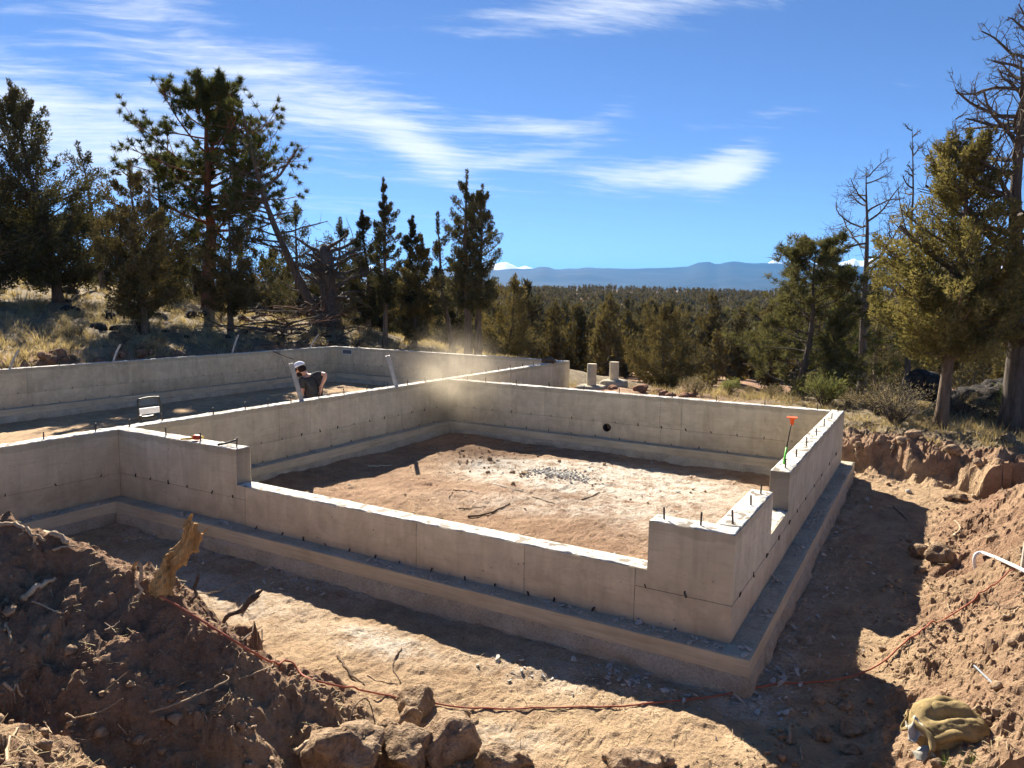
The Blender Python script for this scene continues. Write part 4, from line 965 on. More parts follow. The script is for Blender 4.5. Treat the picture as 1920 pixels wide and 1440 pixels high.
for i, (x, y, D) in enumerate(spots):
    tm_, cm_ = protos[RF.integers(len(protos))]
    t = thing('juniper_tree', 'juniper in the dense forest filling the valley behind the house site', 'tree', (x, y, hz(x, y)-.1), 'forest junipers in the valley', (0, 0, RF.uniform(0, 6.28)))
    s = RF.uniform(.7, 1.3); t.scale = (s*RF.uniform(.85, 1.1), s*RF.uniform(.85, 1.1), s*RF.uniform(.9, 1.15))
    for nm, me in (('trunk', tm_), ('crown', cm_)):
        link(bpy.data.objects.new(nm, me), t)
# the rest of the forest, too far away to count
FV = []; FF = []; n0 = 0
mini = []
for k in range(6):
    mb, V, F = juniper_geo(700+k, 6.0, 1.15, .04, nclump=13, per=4, l=1.25, wd=.85, csize=.36, nlimb=0, lob=.4, far=True); mini.append(V)
NF = 11300
off = np.radians(RF.uniform(-41, 41, NF)); D = np.where(RF.random(NF) < .72, np.sqrt(RF.uniform(75**2, 640**2, NF)), RF.uniform(75, 420, NF)); a = th0-off
X = CAM[0]+D*np.cos(a); Y = CAM[1]+D*np.sin(a)
keep = (noise2(X/22, Y/22, 401) > -.52)
X, Y, D = X[keep], Y[keep], D[keep]
Zf = height(X, Y, False)
for k in range(6):
    sel = np.arange(len(X)) % 6 == k; n = sel.sum(); M = mini[k]
    an = RF.uniform(0, 6.28, n); s = RF.uniform(.55, 1.0, n); c, sn = np.cos(an), np.sin(an)
    vx = (M[None, :, 0]*c[:, None]-M[None, :, 1]*sn[:, None])*s[:, None]*.95+X[sel][:, None]
    vy = (M[None, :, 0]*sn[:, None]+M[None, :, 1]*c[:, None])*s[:, None]*.95+Y[sel][:, None]
    vz = M[None, :, 2]*s[:, None]+Zf[sel][:, None]-.2
    v = np.stack([vx, vy, vz], axis=2).reshape(-1, 3); FV.append(v)
FV = np.concatenate(FV)
fo = mobj('forest', FV, np.arange(len(FV)).reshape(-1, 3), LEAF_FAR); tag(fo, 'distant juniper forest covering the far valley slope up to the ridge', 'forest', kind='stuff')
# ------------------------------------------------------------------ shrubs, grass, brush
def shrub_geo(seed, h, r, nst=26, lv=900, l=.05, wd=.014, green=False):
    R = np.random.default_rng(seed); mb = MB(); tips = []
    for i in range(nst):
        a = R.random()*6.28; rr_ = r*math.sqrt(R.random()); tip = np.array([math.cos(a)*rr_, math.sin(a)*rr_, h*(.55+.5*R.random())*(1-.35*(rr_/r)**2)])
        mid = tip*np.array([.35, .35, .55])+R.normal(size=3)*.04
        mb.tube([np.array([0, 0, -.05]), mid, tip], [.012, .008, .003], 3, cap=False); tips.append((mid, tip))
    C = []; A = []
    for m_, t_ in tips:
        for q in R.random(5): C.append(m_+(t_-m_)*(.25+.75*q)+R.normal(size=3)*.04); A.append(t_-m_+np.array([0, 0, .1]))
    C = np.array(C); per = max(3, lv//len(C))
    V, F = leaves(C, np.array(A), np.full(len(C), .06*h/.6), per, l, wd, R, 1.6)
    return mb, V, F
sage_p = [shrub_geo(900+k, .62, .48, 30, 1300) for k in range(3)]
bush_p = [shrub_geo(920+k, .6, .36, 34, 1500, .06, .016) for k in range(2)]
bare_p = [shrub_geo(940+k, 1.0, .85, 85, 900, .06, .012) for k in range(2)]
def mk_meshes(geos, leaf, stem):
    out = []
    for mb, V, F in geos:
        a = raw_mesh('stems', np.array(mb.v), mb.f); a.materials.append(stem); b = raw_mesh('foliage', V, F); b.materials.append(leaf); out.append((a, b))
    return out
SG = mk_meshes(sage_p, SAGE, DEADWOOD); BG = mk_meshes(bush_p, SAGE_G, TWIG); BP = mk_meshes(bare_p, SAGE, DEADWOOD)
RV = np.random.default_rng(15)
def shrub(meshes, name, label, x, y, s, group=None, cat='shrub'):
    t = thing(name, label, cat, (x, y, hz(x, y)), group, (0, 0, RV.uniform(0, 6.28))); t.scale = (s*RV.uniform(.85, 1.15), s*RV.uniform(.85, 1.15), s)
    a, b = meshes[RV.integers(len(meshes))]
    link(bpy.data.objects.new('stems', a), t); link(bpy.data.objects.new('foliage', b), t)
    return t
def G(px, py, dmin=12): return ground_hit(px, py, dmin, 70)
p = G(1543, 768); shrub(BG, 'green_brush', 'green upright brush just beyond the back right wall corner', p[0], p[1]+.3, 1.35)
p = G(1700, 800); shrub(BP, 'sagebrush', 'large grey twiggy sagebrush left of the olive juniper trunk', p[0]-.2, p[1], .98)
p = G(1650, 785); shrub(BP, 'sagebrush', 'grey twiggy sagebrush further left of the olive juniper trunk', p[0], p[1]+.5, .85)
p = G(1800, 790); shrub(BP, 'sagebrush', 'grey twiggy sagebrush right of the olive juniper trunk', p[0], p[1]+.3, .7)
p = G(1915, 790); shrub(BG, 'green_brush', 'green bushy shrub at the right edge below the dark ledge', p[0]+.1, p[1], 1.6)
p = G(1360, 742); shrub(BG, 'green_brush', 'small green brush behind the middle of the back wall', p[0], p[1]+.4, .75)
p = G(1237, 730); put_tree('juniper_seedling', 'small green juniper seedling just right of the concrete piers', (p[0], p[1]+2, hz(p[0], p[1]+2)), juniper_geo(951, .95, .30, .02, nclump=60, per=50, l=.06, wd=.03, rt=.03, csize=.3, nlimb=5), BARK, LEAF_WARM)
p = G(1277, 735); put_tree('juniper_seedling', 'second juniper seedling, right of the one beside the piers', (p[0], p[1]+2.4, hz(p[0], p[1]+2.4)), juniper_geo(952, .9, .26, .02, nclump=50, per=50, l=.06, wd=.03, rt=.03, csize=.3, nlimb=5), BARK, LEAF_WARM)
n = 0
for px, py in [(1290, 748), (1330, 738), (1400, 742), (1450, 752), (1480, 745), (1510, 752), (1590, 770), (1620, 775), (1560, 758), (1840, 800), (1880, 812), (1250, 738), (1850, 770), (1430, 735)]:
    p = G(px, py); shrub(SG, 'sagebrush', 'pale dry sagebrush in the strip of scrub behind the back wall', p[0]+RV.normal()*.2, p[1]+RV.uniform(.2, 1.2), RV.uniform(.45, .9), 'sagebrush behind the back wall')
for i in range(30):
    px = RV.uniform(0, 660); py = RV.uniform(575, 660)+(-.07*px+20 if px < 500 else 0)
    p = G(px, py, 22)
    if p[0] > -17.8 and p[1] < 14: continue
    shrub(SG, 'sagebrush', 'pale dry shrub on the grassy slope behind the far left wall', p[0], p[1], RV.uniform(.4, .85), 'shrubs on the left slope')
for i in range(26):
    px = RV.uniform(640, 1180); py = RV.uniform(625, 668)+.03*(px-640)
    p = G(px, py, 22)
    if p[1] < 14: continue
    shrub(SG if i % 3 else BP, 'sagebrush', 'dry shrub under the trees behind the rear wall', p[0], p[1], RV.uniform(.45, 1.0)*(1 if i % 3 else .7), 'shrubs behind the rear wall')

# dry bunch grass: tufts too many to count
def grass(name, label, X, Y, hgt, nb, wdt, mat, seed):
    R = np.random.default_rng(seed); n = len(X); Z = height(X, Y)
    c = np.repeat(np.stack([X, Y, Z], axis=1), nb, axis=0); N = n*nb; h = np.repeat(hgt, nb)[:, None]*(.5+.7*R.random((N, 1)))
    a = R.random(N)*6.28; o = np.stack([np.cos(a), np.sin(a), np.zeros(N)], axis=1)
    sp = R.random((N, 1))**.7
    b = c+o*sp*h*.35; d = unit(o*(.25+.9*sp)+np.array([0, 0, 1.0])+R.normal(size=(N, 3))*.12); side = unit(np.cross(d, np.array([0, 0, 1.0])+R.normal(size=(N, 3))*.2))
    w2 = wdt*(.6+.8*R.random((N, 1)))
    V = np.stack([b-side*w2/2-np.array([0, 0, .02]), b+side*w2/2-np.array([0, 0, .02]), b+d*h], axis=1).reshape(-1, 3)
    o_ = mobj(name, V, np.arange(3*N).reshape(N, 3), mat); tag(o_, label, 'grass', kind='stuff'); return o_
def scatter(n, d0, d1, o0, o1, test, seed):
    R = np.random.default_rng(seed); off = np.radians(R.uniform(o0, o1, n)); D = np.exp(R.uniform(math.log(d0), math.log(d1), n)); a = th0-off
    X = CAM[0]+D*np.cos(a); Y = CAM[1]+D*np.sin(a); k = test(X, Y) & (noise2(X/1.3, Y/1.3, seed) > -.25); return X[k], Y[k]
X, Y = scatter(9000, 18, 48, -40, 2, lambda x, y: (x < -17.9) | (y > 14.6), 61)
grass('slope_grass', 'dry straw-coloured bunch grass covering the slope on the left', X, Y, np.random.default_rng(1).uniform(.14, .34, len(X)), 11, .022, STRAW, 62)
X, Y = scatter(5200, 13.5, 30, -4, 40, lambda x, y: (y > 9.2) & (sdf_poly(x, y, EXC) > .5) & ~((np.abs(x+6.6) < 1.4) & (y < 15)), 63)
grass('scrub_grass', 'dry straw-coloured grass in the scrub behind the back wall and right bank', X, Y, np.random.default_rng(2).uniform(.10, .30, len(X)), 10, .014, STRAW, 64)
def clump_at(px, py, n, spread, h, seed, name, label, mat=STRAW, dmin=5, nb=26, wdt=.011):
    R = np.random.default_rng(seed); p = ground_hit(px, py, dmin, 40); X = p[0]+R.normal(size=n)*spread; Y = p[1]+R.normal(size=n)*spread
    return grass(name, label, X, Y, R.uniform(.7, 1.1, n)*h, nb, wdt, mat, seed+1)
clump_at(1862, 815, 9, .22, .30, 71, 'bunch_grass', 'bright yellow bunch grass right of the olive juniper trunk')
clump_at(1785, 806, 4, .12, .22, 72, 'bunch_grass', 'small yellow grass clump touching the right of the juniper trunk')
clump_at(1733, 800, 4, .12, .2, 73, 'bunch_grass', 'small yellow grass clump touching the left of the juniper trunk')
clump_at(1742, 826, 4, .15, .16, 74, 'bunch_grass', 'faded grass clump on the lip of the right bank')
clump_at(40, 580, 4, .25, .8, 75, 'bunch_grass', 'tall orange grass clump below the tall left juniper', dmin=22, wdt=.03)
clump_at(1330, 742, 5, .2, .42, 76, 'bunch_grass', 'orange grass clump behind the middle of the back wall', dmin=12)
clump_at(1783, 1430, 3, .03, .10, 77, 'green_grass_tuft', 'tiny green grass tuft in front of the canvas bag', GREENGRASS, 3, 14, .004)

# brush pile of cut branches behind the far wall
RB = np.random.default_rng(31)
bpile = None
n_b = 0
for i in range(62):
    px = RB.uniform(455, 640); py = RB.uniform(590, 655)
    p = ground_hit(px, py, 22, 60)
    if p[0] > -16.9 and p[1] < 14.2: continue
    mb = MB(); L = RB.uniform(1.2, 3.2); a = RB.uniform(0, 6.28)
    bare(mb, RB, np.array([0, 0, 0]), (math.cos(a), math.sin(a), RB.uniform(-.05, .22)), L, RB.uniform(.02, .05), 1, -.02, .16, 5, .7, 4)
    o = mb.build('cut_branch', DEADWOOD if RB.random() < .55 else (TWIG if RB.random() < .6 else REDROCK), None, True, False); o.location = (p[0], p[1], hz(p[0], p[1])+RB.uniform(.05, .75))
    tag(o, 'dead cut branch tangled in the brush pile behind the far wall', 'branch', 'branches of the brush pile'); n_b += 1
# ------------------------------------------------------------------ rocks, clods, chips
def ico(sub):
    bm = bmesh.new(); bmesh.ops.create_icosphere(bm, subdivisions=sub, radius=1.0)
    v = np.array([q.co[:] for q in bm.verts]); f = np.array([[q.index for q in p.verts] for p in bm.faces]); bm.free(); return v, f
ICO1, ICO2, ICO4 = ico(1), ico(2), ico(4)
def rock_verts(seed, base=ICO4, cuts=11, dims=(1, .8, .7), rough=.06):
    R = np.random.default_rng(seed); v = base[0].copy()
    for i in range(cuts):
        n = unit(R.normal(size=3)); d = R.uniform(.55, .85); s = v@n; v = v-np.maximum(s-d, 0)[:, None]*n*.94
    v *= np.array(dims)
    if rough:
        nn = unit(v)
        v = v+nn*(rough*noise3(v*2.3+seed, seed)+rough*.55*noise3(v*6.1+seed, seed+1)+rough*.3*noise3(v*14+seed, seed+2))[:, None]
    return v
def rock(px, py, wpx, label, seed, mat=None, hr=.75, group=None, sink=.32, dmin=2.0, name='rock', lift=0.0, cat='rock'):
    p = ground_hit(px, py, dmin, 60); D = np.linalg.norm(p-CAM); r = wpx/FPX*D/2*.92
    R = np.random.default_rng(seed); v = rock_verts(seed, ICO4 if wpx > 28 else ICO2, 16, dims=(1, R.uniform(.75, 1.0), hr), rough=.13)
    o = mobj(name, v*r*1.08, (ICO4 if wpx > 28 else ICO2)[1], mat or ROCK, None, True)
    o.location = (p[0], p[1], hz(p[0], p[1])+r*hr*(1-sink*2)+lift); o.rotation_euler = (0, 0, YAW+R.uniform(-.5, .5))
    return tag(o, label, cat, group)
# the heap of dusty boulders at the bottom of the picture (py = where the rock meets the ground)
rock(778, 1332, 78, 'angular boulder at the top of the rock heap beside the red cord', 2001, hr=.78)
rock(765, 1365, 52, 'upright narrow stone leaning below the angular boulder', 2002, hr=1.0)
rock(733, 1375, 46, 'round-topped stone left of the upright stone in the heap', 2003, hr=.8)
rock(768, 1428, 108, 'large flat-faced boulder in the middle of the rock heap', 2004, hr=.85, sink=.26)
rock(848, 1412, 112, 'large rounded boulder on the right of the rock heap', 2005, hr=.85, sink=.26)
rock(655, 1446, 150, 'broad low boulder at the lower left of the rock heap', 2006, hr=.62, sink=.26)
rock(688, 1372, 32, 'small pale stone left of the rock heap', 2007, hr=.6)
rock(885, 1362, 26, 'flat slab of stone sticking out right of the rock heap', 2008, hr=.45)
rock(870, 1352, 34, 'small dark stone wedged at the right of the rock heap', 2009, hr=.8)
rock(925, 1446, 96, 'low crusted boulder at the bottom edge right of the heap', 2010, hr=.6)
rock(972, 1440, 48, 'dark pointed stone at the bottom edge right of the low boulder', 2011, hr=.9)
rock(1195, 1448, 96, 'crumbling boulder alone at the bottom edge right of centre', 2012, hr=.65)
rock(1140, 1425, 24, 'small stone left of the crumbling boulder', 2013)
rock(1250, 1436, 30, 'small dark stone right of the crumbling boulder', 2014)
# stones on the right
rock(1538, 1382, 36, 'round stone at the shadow edge left of the canvas bag', 2020, hr=.9)
rock(1592, 1374, 42, 'flat stone lying in the shade left of the canvas bag', 2021, hr=.45)
rock(1598, 1412, 34, 'stone at the bottom edge between round stone and bag', 2022, hr=.7)
rock(1533, 1316, 26, 'small grey stone in the corner shadow above the round stone', 2023, hr=.6)
rock(1584, 1326, 32, 'dull stone in the corner shadow right of the small grey stone', 2024, hr=.6)
rock(1727, 1040, 40, 'blocky stone at the shadow edge on the right bank', 2025, hr=.8)
rock(1762, 1048, 58, 'broken boulder right of the blocky stone on the right bank', 2026, hr=.65)
rock(1725, 1072, 22, 'small stone below the blocky stone on the right bank', 2027)
rock(1863, 1010, 28, 'tan stone sitting high on the right bank', 2028, hr=.7)
rock(1712, 826, 30, 'brown boulder on the lip of the bank left of the juniper trunk', 2029, hr=.7)
rock(1783, 852, 28, 'pale blocky stone on the lip of the bank below the juniper trunk', 2030, hr=.9)
rock(1798, 938, 32, 'squarish stone on the trench floor under the bank', 2031, hr=.65)
rock(1777, 938, 18, 'small round stone touching the squarish stone under the bank', 2032)
rock(1703, 926, 14, 'small white stone on the trench floor under the bank', 2033, mat=CHIP)
rock(1666, 910, 11, 'tiny round stone in the shade under the bank', 2034)
rock(1836, 866, 22, 'brown stone on the bank right of the pale blocky stone', 2035)
rock(1892, 830, 26, 'dark stone on the grass edge at the far right', 2036)
rock(960, 888, 14, 'dark clod beside the white powder patch inside the walls', 2040, dmin=8)
rock(915, 888, 11, 'smaller dark clod left of the white powder patch', 2041, dmin=8)
rock(985, 890, 22, 'flat brown clod next to the grey gravel heap', 2042, hr=.4, dmin=8)
rock(918, 866, 14, 'dark clod at the edge of the back wall shadow', 2043, dmin=8)
# red lumps in the cut behind the far left wall
RR2 = np.random.default_rng(5)
for i in range(34):
    y = RR2.uniform(2.5, 8.3); x = -17.35-RR2.uniform(.1, .9); r = RR2.uniform(.10, .30)
    o = mobj('red_soil_lump', rock_verts(2100+i % 6, ICO2, dims=(1, .85, .7))*r, ICO2[1], REDROCK, None, True); o.location = (x, y, hz(x, y)+r*.3); o.rotation_euler = (0, 0, RR2.uniform(0, 6))
    tag(o, 'lump of red soil in the cut behind the far left wall', 'soil lump', 'red soil lumps behind the far left wall')
for i in range(16):
    x, y = RR2.uniform(-6.2, -3.2), RR2.uniform(11.6, 13.6); r = RR2.uniform(.08, .24)
    o = mobj('red_soil_lump', rock_verts(2110+i % 6, ICO2, dims=(1, .85, .6))*r, ICO2[1], REDROCK, None, True); o.location = (x, y, hz(x, y)+r*.2); o.rotation_euler = (0, 0, RR2.uniform(0, 6))
    tag(o, 'lump of red soil on the spoil right of the concrete piers', 'soil lump', 'red soil lumps right of the piers')
# black lava rock
for i in range(36):
    px = RR2.uniform(90, 640); py = RR2.uniform(565, 640) if px > 180 else RR2.uniform(540, 585)
    p = ground_hit(px, py, 22, 60); r = RR2.uniform(.14, .38)
    if p[0] > -17.6 and p[1] < 14: continue
    o = mobj('lava_rock', rock_verts(2200+i % 8, ICO2, dims=(1, .8, .6), rough=.12)*r, ICO2[1], LAVA, None, False); o.location = (p[0], p[1], hz(p[0], p[1])+r*.1); o.rotation_euler = (RR2.normal()*.2, RR2.normal()*.2, RR2.uniform(0, 6))
    tag(o, 'black lava rock among the trees on the left hill', 'rock', 'lava rocks on the left hill')
for i in range(46):
    px = RR2.uniform(1775, 1960); D = RR2.uniform(18.6, 21.5); p = at(px, 700, D); r = RR2.uniform(.2, .5)
    o = mobj('lava_rock', rock_verts(2210+i % 8, ICO2, dims=(1, .8, .65), rough=.12)*r, ICO2[1], LAVA, None, False); o.location = (p[0], p[1], hz(p[0], p[1])+r*.05); o.rotation_euler = (RR2.normal()*.2, RR2.normal()*.2, RR2.uniform(0, 6))
    tag(o, 'black lava rock in the dark ledge behind the olive juniper', 'rock', 'lava rocks of the dark ledge')
for i, (px, D) in enumerate([(1722, 19), (1735, 19.3), (1748, 19)]):
    p = at(px, 690, D); o = mobj('lava_rock', rock_verts(2230+i, ICO2, dims=(1, .8, .9), rough=.12)*.45, ICO2[1], LAVA, None, False); o.location = (p[0], p[1], hz(p[0], p[1])+.5)
    tag(o, ('leftmost', 'middle', 'rightmost')[i]+' of three black lava rocks behind the sagebrush left of the juniper', 'rock', 'lava rocks behind the sagebrush')

# loose clods of soil (stuff)
RC = np.random.default_rng(6)
def scatter_lumps(name, label, X, Y, rad_, mat, flat=.75, sink=.2, cat='soil'):
    Z = height(X, Y); V = []; F = []; n0 = 0
    protoA = [rock_verts(3000+k, ICO1, 5, (1, .85, flat), 0)*np.random.default_rng(k).uniform(.85, 1.15, (len(ICO1[0]), 1)) for k in range(6)]
    protoB = [rock_verts(3020+k, ICO2, 9, (1, .8, flat), .34) for k in range(8)]
    for i in range(len(X)):
        big = rad_[i] > .022; pv = protoB[i % 8] if big else protoA[i % 6]; pf = (ICO2 if big else ICO1)[1]
        a = RC.uniform(0, 6.28); c, s = math.cos(a), math.sin(a); q = pv*rad_[i]
        q = np.stack([q[:, 0]*c-q[:, 1]*s+X[i], q[:, 0]*s+q[:, 1]*c+Y[i], q[:, 2]+Z[i]+rad_[i]*flat*(1-2*sink)], axis=1)
        V.append(q); F.append(pf+n0); n0 += len(q)
    o = mobj(name, np.concatenate(V), np.concatenate(F), mat, None, True); tag(o, label, cat, kind='stuff'); return o
n = 17000
off = np.radians(RC.uniform(-42, 42, n)); D = np.exp(RC.uniform(math.log(2.6), math.log(14), n)); a = th0-off
X = CAM[0]+D*np.cos(a); Y = CAM[1]+D*np.sin(a)
sd_ = sdf_poly(X, Y, EXC); hh_ = height(X, Y, False)
onm = (Y < -1.6) & (X < -1.2) & (hh_ > -.15)
ok = (((sd_ > -.15) & (sd_ < 3.2) & (X > -3)) | onm) & (Y < 9.5) & (noise2(X/.45, Y/.45, 33) > -.15)
X, Y, D = X[ok], Y[ok], D[ok]
sz = .004+.013*RC.random(len(X))**2.2*1.5; big = RC.random(len(X)) < .035; sz = np.where(big, RC.uniform(.022, .045, len(X)), sz)
scatter_lumps('soil_clods', 'loose clods of tan soil on the heap and the bank', X, Y, sz, CLOD)
n = 1500; X = RC.uniform(-7.3, -.5, n); Y = RC.uniform(.5, 7.0, n); dens = np.exp(-(((X+5.6)/1.0)**2+((Y-5.4)/.8)**2)); k = RC.random(n) < dens+.05; X, Y = X[k], Y[k]
scatter_lumps('churned_soil', 'churned dark clods of soil on the floor inside the walls', X, Y, RC.uniform(.012, .045, len(X))*np.where(RC.random(len(X)) < .8, .6, 1), CLOD)
n = 420; X = RC.normal(-3.95, .28, n); Y = RC.normal(4.95, .2, n)
gp = scatter_lumps('gravel_heap', 'small heap of grey gravel on the white powder patch inside the walls', X, Y, RC.uniform(.008, .03, n), CHIP, cat='gravel')

# straw and needle litter on the bare soil
def litter(name, label, X, Y, seed):
    R = np.random.default_rng(seed); Z = height(X, Y); n = len(X); a = R.uniform(0, 6.28, n); L = R.uniform(.03, .13, n)[:, None]; d = np.stack([np.cos(a), np.sin(a), R.normal(size=n)*.16], axis=1); sd3 = np.stack([-np.sin(a), np.cos(a), np.zeros(n)], axis=1)*R.uniform(.0012, .0032, n)[:, None]
    c = np.stack([X, Y, Z+.006], axis=1); V = np.stack([c-d*L/2-sd3, c-d*L/2+sd3, c+d*L/2+sd3*.6, c+d*L/2-sd3*.6], axis=1).reshape(-1, 3)
    o = mobj(name, V, np.arange(4*n).reshape(n, 4), STRAW); tag(o, label, 'litter', kind='stuff')
n = 9000; off = np.radians(RC.uniform(-42, 42, n)); D = np.exp(RC.uniform(math.log(2.8), math.log(13), n)); a = th0-off
X = CAM[0]+D*np.cos(a); Y = CAM[1]+D*np.sin(a); inw = (X > -LX-.5) & (X < .25) & (Y > -.25) & (Y < DY+.3) & ~((X > -LX+.2) & (X < -T-.2) & (Y > T+.2) & (Y < DY-T-.2))
k = ~inw & (noise2(X/.6, Y/.6, 35) > -.35) & (X > -LX)
litter('straw_litter', 'scattered bits of straw and needles on the bare soil', X[k], Y[k], 36)
# dark broken soil on the face of the cut beneath the olive juniper
for i in range(20):
    px = RR2.uniform(1598, 1800); py = RR2.uniform(822, 860); p = ground_hit(px, py, 9, 30); r = RR2.uniform(.03, .10)
    o = mobj('soil_lump', rock_verts(2300+i % 8, ICO2, 16, (1, .8, .7), .3)*r, ICO2[1], CLOD, None, False); o.location = (p[0], p[1], hz(p[0], p[1])-r*.1); o.rotation_euler = (0, 0, RR2.uniform(0, 6))
    tag(o, 'broken lump of brown soil on the face of the cut below the juniper', 'soil lump', 'soil lumps on the cut face')
RH = np.random.default_rng(91)
for i in range(22):
    px = RH.uniform(1600, 1800); p = ground_hit(px, RH.uniform(832, 850), 9, 30); L = RH.uniform(.15, .45); m = MB()
    q = np.array([p[0], p[1]-.02, p[2]+.03]); P_ = [q]
    for k in range(6): P_.append(P_[-1]+np.array([RH.normal()*.03, -.02+RH.normal()*.02, -L/6]))
    m.tube(np.array(P_)-q, [.006, .005, .005, .004, .003, .003, .002], 4); o = m.build('root', ROOT if i % 2 else TWIG, None, True); o.location = q
    tag(o, 'thin root hanging from the lip of the cut below the juniper', 'root', 'roots hanging from the cut face')

# concrete chips (flakes knocked off when the forms were stripped)
def chips(name, label, X, Y, Z, size, seed):
    R = np.random.default_rng(seed); V = []; F = []; n0 = 0
    for i in range(len(X)):
        k = R.integers(4, 7); an = np.sort(R.uniform(0, 6.28, k)); s = size[i]; rr_ = s*R.uniform(.6, 1.1, k); el = R.uniform(.4, 1.0); rot = R.uniform(0, 6.28)
        x = rr_*np.cos(an); y = rr_*np.sin(an)*el; tl = R.normal(size=2)*.28; th = s*R.uniform(.14, .3)
        c, sn = math.cos(rot), math.sin(rot); zz = x*tl[0]+y*tl[1]; zz = zz-zz.min()
        xx = x*c-y*sn+X[i]; yy = x*sn+y*c+Y[i]
        V += [(xx[j], yy[j], Z[i]+zz[j]-.002) for j in range(k)]+[(xx[j], yy[j], Z[i]+zz[j]+th) for j in range(k)]
        F += [tuple(n0+j for j in range(k-1, -1, -1)), tuple(n0+k+j for j in range(k))]+[(n0+j, n0+(j+1) % k, n0+k+(j+1) % k, n0+k+j) for j in range(k)]; n0 += 2*k
    o = mobj(name, np.array(V), F, CHIP); tag(o, label, 'rubble', kind='stuff'); return o
def lin(n, a, b): return RC.uniform(a, b, n)
def bunchy(n, a, b, seed):
    x = RC.uniform(a, b, n*3); k = noise2(x/.35, x*0, seed) > 0; return x[k][:n]
x = bunchy(420, -LX+.25, .15, 1); y = -RC.random(len(x))**1.5*.15-.02
x2 = bunchy(420, .02, 7.5, 2); y2 = RC.random(len(x2))**1.5*.15+.02
x3 = RC.uniform(-LX+.03, -LX+.17, 260); y3 = RC.uniform(-4, -.25, 260)
x4 = RC.uniform(-LX+.03, -LX+.17, 380); y4 = bunchy(380, .5, 7.1, 3)[:380]; x4 = x4[:len(y4)]
x5 = bunchy(200, -7.4, -.5, 4); y5 = DY-T-RC.uniform(.02, .17, len(x5))
AX = np.concatenate([x, y2, x3, x4, x5]); AY = np.concatenate([y, x2, y3, y4, y5]); sz = .007+.030*RC.random(len(AX))**2.6
chips('ledge_chips', 'grey concrete chips littering the footing ledges', AX, AY, np.full(len(AX), .001), sz, 8)
x = bunchy(260, -7.0, .5, 5); y = -.2-np.abs(RC.normal(size=len(x)))*.22
y2 = bunchy(240, -.3, 6.5, 6); x2 = .22+np.abs(RC.normal(size=len(y2)))*.28
x3 = RC.normal(-.62, .25, 110); y3 = RC.normal(-.45, .1, 110); x4 = RC.normal(-1.4, .2, 40); y4 = RC.normal(-.7, .1, 40); x6 = RC.normal(.36, .1, 70); y6 = RC.normal(.15, .3, 70)
x5 = RC.uniform(-7, -.6, 130); y5 = RC.uniform(.5, 7, 130)
AX = np.concatenate([x, x2, x3, x4, x5, x6]); AY = np.concatenate([y, y2, y3, y4, y5, y6]); sz = .008+.034*RC.random(len(AX))**2.8
chips('ground_chips', 'grey concrete chips scattered on the soil beside the footings', AX, AY, height(AX, AY)+.002, sz, 9)

# ------------------------------------------------------------------ roots, twigs and broken wood
def catmull(P, n=8):
    P = np.asarray(P, float); Q = np.vstack([2*P[0]-P[1], P, 2*P[-1]-P[-2]]); out = []
    for i in range(1, len(Q)-2):
        for t in np.linspace(0, 1, n, endpoint=False):
            p0, p1, p2, p3 = Q[i-1:i+3]; out.append(.5*((2*p1)+(-p0+p2)*t+(2*p0-5*p1+4*p2-p3)*t*t+(-p0+3*p1-3*p2+p3)*t**3))
    out.append(P[-1]); return np.array(out)
def on_ground(pts, dmin=2.0, lift=.008, n=6):
    G_ = []
    for px, py in catmull(pts, n): p = ground_hit(px, py, dmin, 40); G_.append((p[0], p[1], p[2]+lift))
    G_ = np.array(G_)
    for _ in range(2): G_[1:-1] = .25*G_[:-2]+.5*G_[1:-1]+.25*G_[2:]
    G_[:, 2] = np.maximum(G_[:, 2], height(G_[:, 0], G_[:, 1])+lift*.4)
    return G_
def stick(pts, wpx, mat, label, group=None, name='root', dmin=2.0, lift=.01, rise=None):
    P = on_ground(pts, dmin, lift); D = np.linalg.norm(P.mean(0)-CAM); r = wpx/FPX*D/2
    if rise is not None:
        k = np.linspace(0, 1, len(P)); P[:, 2] += rise*np.sin(k*math.pi)
    R = np.random.default_rng(int(abs(pts[0][0])*7+pts[0][1])); k = len(P)
    m = MB(); base = P[0].copy(); P = P+R.normal(size=P.shape)*r*.25
    m.tube(P-base, r*np.linspace(1, .55, k)*R.uniform(.85, 1.15, k), 6)
    o = m.build(name, mat, None, True); o.location = base; return tag(o, label, 'root', group)
MG = 'roots sticking out of the soil heap'
stick([(27, 987), (50, 981), (73, 995), (100, 1013), (128, 1026)], 9, ROOT, 'thick pale root at the top of the soil heap', lift=.03)
stick([(0, 1000), (30, 996), (60, 1012), (85, 1022)], 7, ROOT, 'second pale root just below the thick root on the heap top', lift=.03)
stick([(100, 1041), (120, 1034), (143, 1032)], 5, ROOT, 'short pale root right below the thick root', lift=.03)
stick([(44, 1124), (77, 1102), (105, 1087)], 11, ROOT, 'broad pale root half buried on the left of the soil heap')
stick([(60, 1130), (85, 1140), (105, 1150), (130, 1155)], 3, ROOT, 'thin branching root below the broad pale root')
stick([(10, 1175), (18, 1190), (20, 1208)], 5, ROOT, 'short white root at the left edge of the heap')
stick([(7, 1290), (25, 1297), (43, 1309)], 5, ROOT, 'short white root low at the left edge of the heap')
stick([(123, 1342), (142, 1351)], 4, ROOT, 'tiny white root low on the soil heap')
stick([(13, 1435), (14, 1405), (30, 1375), (47, 1350)], 4, ROOT, 'thin curved root in the bottom left corner')
stick([(280, 1339), (333, 1329), (400, 1303), (430, 1282), (418, 1268)], 3.5, ROOT, 'long curved root hooking upward low on the heap', rise=.03)
stick([(400, 1349), (423, 1330), (433, 1305), (424, 1280)], 3, TWIG, 'dark curved twig beside the long hooked root')
